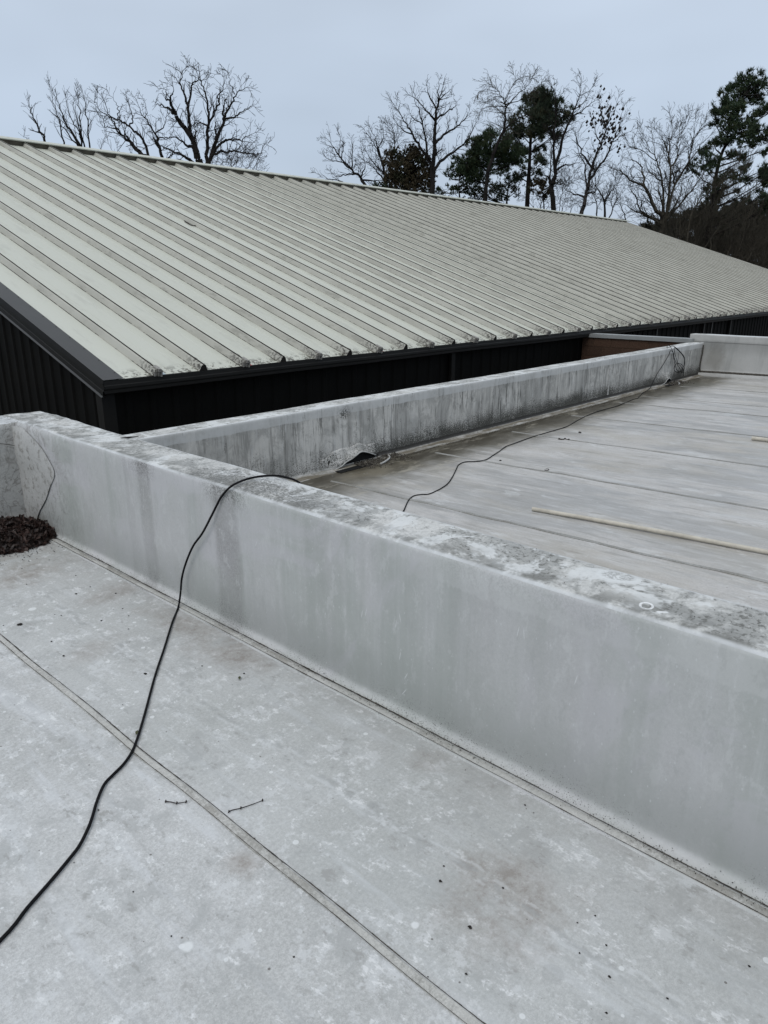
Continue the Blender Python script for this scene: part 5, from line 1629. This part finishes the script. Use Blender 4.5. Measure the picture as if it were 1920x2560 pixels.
def conifer(label, trunkline, clumps, T, D, r0, seed, mat, per=1.0, size=.30, name='pine_tree', wid=.05, extra=()):
    r2 = random.Random(seed); root = empty(name); tag(root, label, 'tree')
    clumps = [(a, b, c_ * FULL.get(seed, 1.0)) for a, b, c_ in clumps]
    P = catmull([at_dist(T[0] + T[2] * x, T[1] + T[2] * y, D) for x, y in trunkline], 4)
    tr, br = Segs(), Segs()
    n = len(P); r0 *= .72; tr.add(Vector((P[0].x, P[0].y, GZ - .1)), P[0], r0 * 1.3, r0)
    for i in range(n - 1): tr.add(P[i], P[i + 1], r0 * (1 - .85 * i / n), r0 * (1 - .85 * (i + 1) / n))
    ctr = needle_tufts(clumps, T, D, mat, root, 'crown', per, size, r2, wid=wid)
    for c, wr, dd in ctr:
        b = min(P[:-1], key=lambda q_: (q_ - (c - Vector((0, 0, .45 * (c - q_).length)))).length)
        mid = (b + c) / 2 + Vector((0, 0, -.15 * (c - b).length * .3)) + rvec(r2) * .08
        br.add(b, mid, .055, .04); br.add(mid, c, .04, .022)
        for _ in range(int(7 * wr) + 3):
            e = c + rvec(r2) * wr * .42; br.add(mid.lerp(c, r2.uniform(.5, 1)), e, .018, .010)
    tr.mesh('trunk', 8, MAT['bark_dark'], root); br.mesh('limbs', 4, MAT['bark_dark'], root)['kind'] = 'stuff'
    return root


conifer('tall dark pine with a thick straight trunk, in the middle of the tree line', [(622, 1505), (635, 1250), (645, 1100), (660, 800), (690, 600), (760, 480), (820, 370)],
        [(825, 375, 55), (760, 430, 75), (690, 410, 50), (880, 450, 60), (700, 560, 100), (820, 560, 110), (900, 550, 80), (980, 590, 65), (1035, 610, 35), (700, 660, 95), (550, 700, 75), (560, 770, 60), (800, 650, 100), (730, 720, 70), (500, 700, 40), (880, 640, 70),
         (640, 430, 45), (740, 500, 80), (860, 820, 50), (720, 960, 60), (760, 1060, 50), (700, 1150, 45), (560, 870, 55), (500, 910, 50), (740, 800, 50), (600, 960, 45), (680, 1260, 40), (560, 1180, 45), (890, 780, 45)],
        R4, 62, .26, 31, MAT['pine_dull'], 1.25, .34)
conifer('dark evergreen tree of middle height left of the tall pine', [(200, 1440), (225, 1200), (260, 950), (270, 760)],
        [(270, 775, 60), (225, 830, 55), (180, 830, 50), (90, 870, 45), (60, 1000, 70), (130, 1080, 85), (345, 900, 95), (420, 870, 70), (470, 960, 80), (300, 1050, 80), (400, 1030, 90), (60, 1180, 65), (20, 1080, 60), (420, 960, 80), (500, 1010, 60), (250, 940, 70), (170, 960, 60),
         (560, 1030, 40), (330, 980, 80), (100, 930, 50)], R4, 60, .2, 32, MAT['pine'], 1.2, .32, 'evergreen_tree')
conifer('low grey-green evergreen in front of the two tall evergreens', [(420, 1480), (430, 1350), (440, 1240)],
        [(440, 1280, 80), (330, 1320, 70), (130, 1300, 80), (520, 1330, 55), (560, 1180, 50), (280, 1400, 60), (60, 1350, 70), (520, 1240, 45), (390, 1210, 45), (200, 1240, 55), (30, 1270, 60), (110, 1400, 60), (400, 1400, 60)], R4, 63, .1, 33, MAT['pine_dull'], .62, .30, 'evergreen_tree')
conifer('small olive-leaved evergreen low at the foot of the ivy-dark fork', [(790, 1500), (785, 1400), (780, 1300)],
        [(770, 1290, 60), (740, 1240, 50), (820, 1350, 45), (700, 1310, 45), (780, 1360, 45), (720, 1380, 30), (900, 1280, 45), (870, 1230, 30)], R4, 60, .08, 34, MAT['brownleaf'], .9, .22, 'evergreen_tree', .08)
conifer('broad bronze-leaved evergreen against the trunk of the tall bare tree', [(910, 1330), (920, 1200), (950, 1050), (960, 960)],
        [(960, 930, 55), (880, 950, 60), (800, 990, 65), (1040, 940, 50), (1100, 1000, 60), (940, 1030, 90), (1040, 1060, 90), (860, 1080, 85), (780, 1080, 55), (1150, 1080, 50), (960, 1150, 90), (860, 1190, 80), (1060, 1160, 75), (1130, 1180, 50), (1180, 1100, 40), (940, 1250, 70), (1040, 1260, 70),
         (850, 1270, 60), (740, 960, 35), (1120, 1270, 45), (780, 1190, 50)], R3, 57, .13, 35, MAT['brownleaf'], 1.15, .2, 'evergreen_tree', .085)
conifer('dark low evergreen shrubbery along the ridge under the bronze-leaved tree', [(700, 1290), (690, 1250), (690, 1220)],
        [(690, 1250, 45), (620, 1260, 35), (760, 1270, 45), (1080, 1310, 45), (1000, 1310, 40), (1320, 1300, 45), (1420, 1310, 50), (1250, 1290, 25)], R3, 60, .06, 36, MAT['pine'], .9, .22, 'evergreen_shrub', .07)
conifer('evergreen with layered dark tufts at the left edge of the pine group', [(1460, 1380), (1450, 1250), (1460, 1120)],
        [(1440, 1010, 50), (1500, 1040, 60), (1560, 960, 55), (1620, 900, 50), (1400, 1110, 50), (1480, 1140, 65), (1580, 1080, 70), (1640, 1010, 60), (1540, 1200, 55), (1630, 1180, 60), (1340, 1130, 30), (1600, 810, 35), (1640, 860, 40)], R3, 61, .1, 37, MAT['pine'], 1.0, .3, 'evergreen_tree')
conifer('tallest pine with tiered dark needle clumps, cut off by the right edge of the photo', [(1060, 1720), (1110, 1350), (1150, 1080), (1220, 840), (1340, 680), (1370, 450), (1450, 260)],
        [(1520, 140, 65), (1450, 150, 55), (1395, 180, 60), (1330, 215, 55), (1310, 270, 50), (1480, 240, 100), (1570, 190, 50), (1590, 300, 65), (1545, 340, 55), (1400, 290, 75), (1370, 350, 60), (1215, 300, 42), (1220, 350, 35), (1200, 430, 65), (1150, 470, 45), (1130, 500, 30), (1320, 440, 75), (1280, 410, 50),
         (1500, 370, 50), (1400, 420, 50), (1280, 520, 80), (1200, 500, 60), (1140, 600, 55), (1380, 560, 80), (1280, 640, 90), (1400, 660, 110), (1320, 730, 90), (1480, 680, 100), (1560, 640, 70), (1580, 720, 80), (1650, 640, 70), (1650, 740, 60), (1640, 460, 55), (1580, 480, 45), (1530, 500, 35), (1700, 470, 70),
         (1210, 750, 50), (1590, 860, 45), (1530, 810, 35), (1370, 900, 75), (1290, 880, 55), (1400, 950, 45), (1060, 850, 60), (1120, 780, 40), (1000, 980, 85), (1130, 950, 65), (930, 1050, 55), (1080, 1020, 60), (1600, 1050, 60), (1640, 1060, 60), (1480, 1090, 75), (1400, 1090, 60), (1300, 1110, 70), (1220, 1150, 60), (1620, 1150, 60), (1720, 1120, 90),
         (1560, 1110, 50), (1230, 1280, 80), (1340, 1290, 60), (1100, 1320, 75), (1570, 1300, 45), (1640, 1340, 60), (1450, 1320, 40), (1620, 1420, 60), (1700, 1400, 80), (1040, 1230, 60), (1180, 1200, 60)],
        R5, 54, .24, 38, MAT['pine'], 1.35, .30, wid=.045)

# far-off wood and undergrowth behind the right end of the roof: nobody could count it
r2 = random.Random(77)
cl_ = []
for _ in range(170):
    u = r2.uniform(430, 2500); h = r2.random()
    top = 1560 if u < 700 else (1560 - (u - 700) * .28 if u < 1150 else 1430)
    v = top + h ** .8 * 520
    cl_.append((u, v + r2.uniform(-30, 30), r2.uniform(60, 110)))
cl_ += [(1420, 1450, 75), (1370, 1480, 70), (1490, 1500, 70), (1330, 1500, 60), (1250, 1480, 60), (1150, 1500, 60), (1640, 1560, 70), (1580, 1590, 70), (900, 1560, 60), (1000, 1540, 60), (820, 1600, 50)]
wood = empty('distant_wood')
needle_tufts(cl_, R5, 66, MAT['thicket'], wood, 'foliage_mass', .95, .34, r2, depth=3, wid=.12)
wood.children[0].name = 'foliage_mass'
fm = wood.children[0]; fm.parent = None; bpy.data.objects.remove(wood); fm.name = 'distant_wood'
tag(fm, 'dark mass of far-off woodland behind the right end of the roof', 'woodland', kind='stuff')
sg = Segs()
o_ = dict(DEF); o_.update(gn=.10, up=.0, dens=.5, rmin=.011, seg=.5, ang=(.3, .8))
for _ in range(150):
    u = r2.uniform(600, 2100); D = r2.uniform(49, 63)
    p = at_dist(1500 + .2532 * u, 160 + .2532 * 2100, D); p.z = r2.uniform(-5, -1)
    dv = Vector((r2.gauss(0, .38), r2.gauss(0, .38), 1)).normalized()
    top = at_dist(1500 + .2532 * u, 160 + .2532 * (1440 + r2.uniform(-60, 200)), D).z
    grow(sg, p, dv, max(2, top - p.z), .035, 2, r2, o_)
br_ = sg.mesh('undergrowth', 3, MAT['bark_brown'], None)
tag(br_, 'tangle of bare brown undergrowth stems at the right edge of the wood', 'undergrowth', kind='stuff')
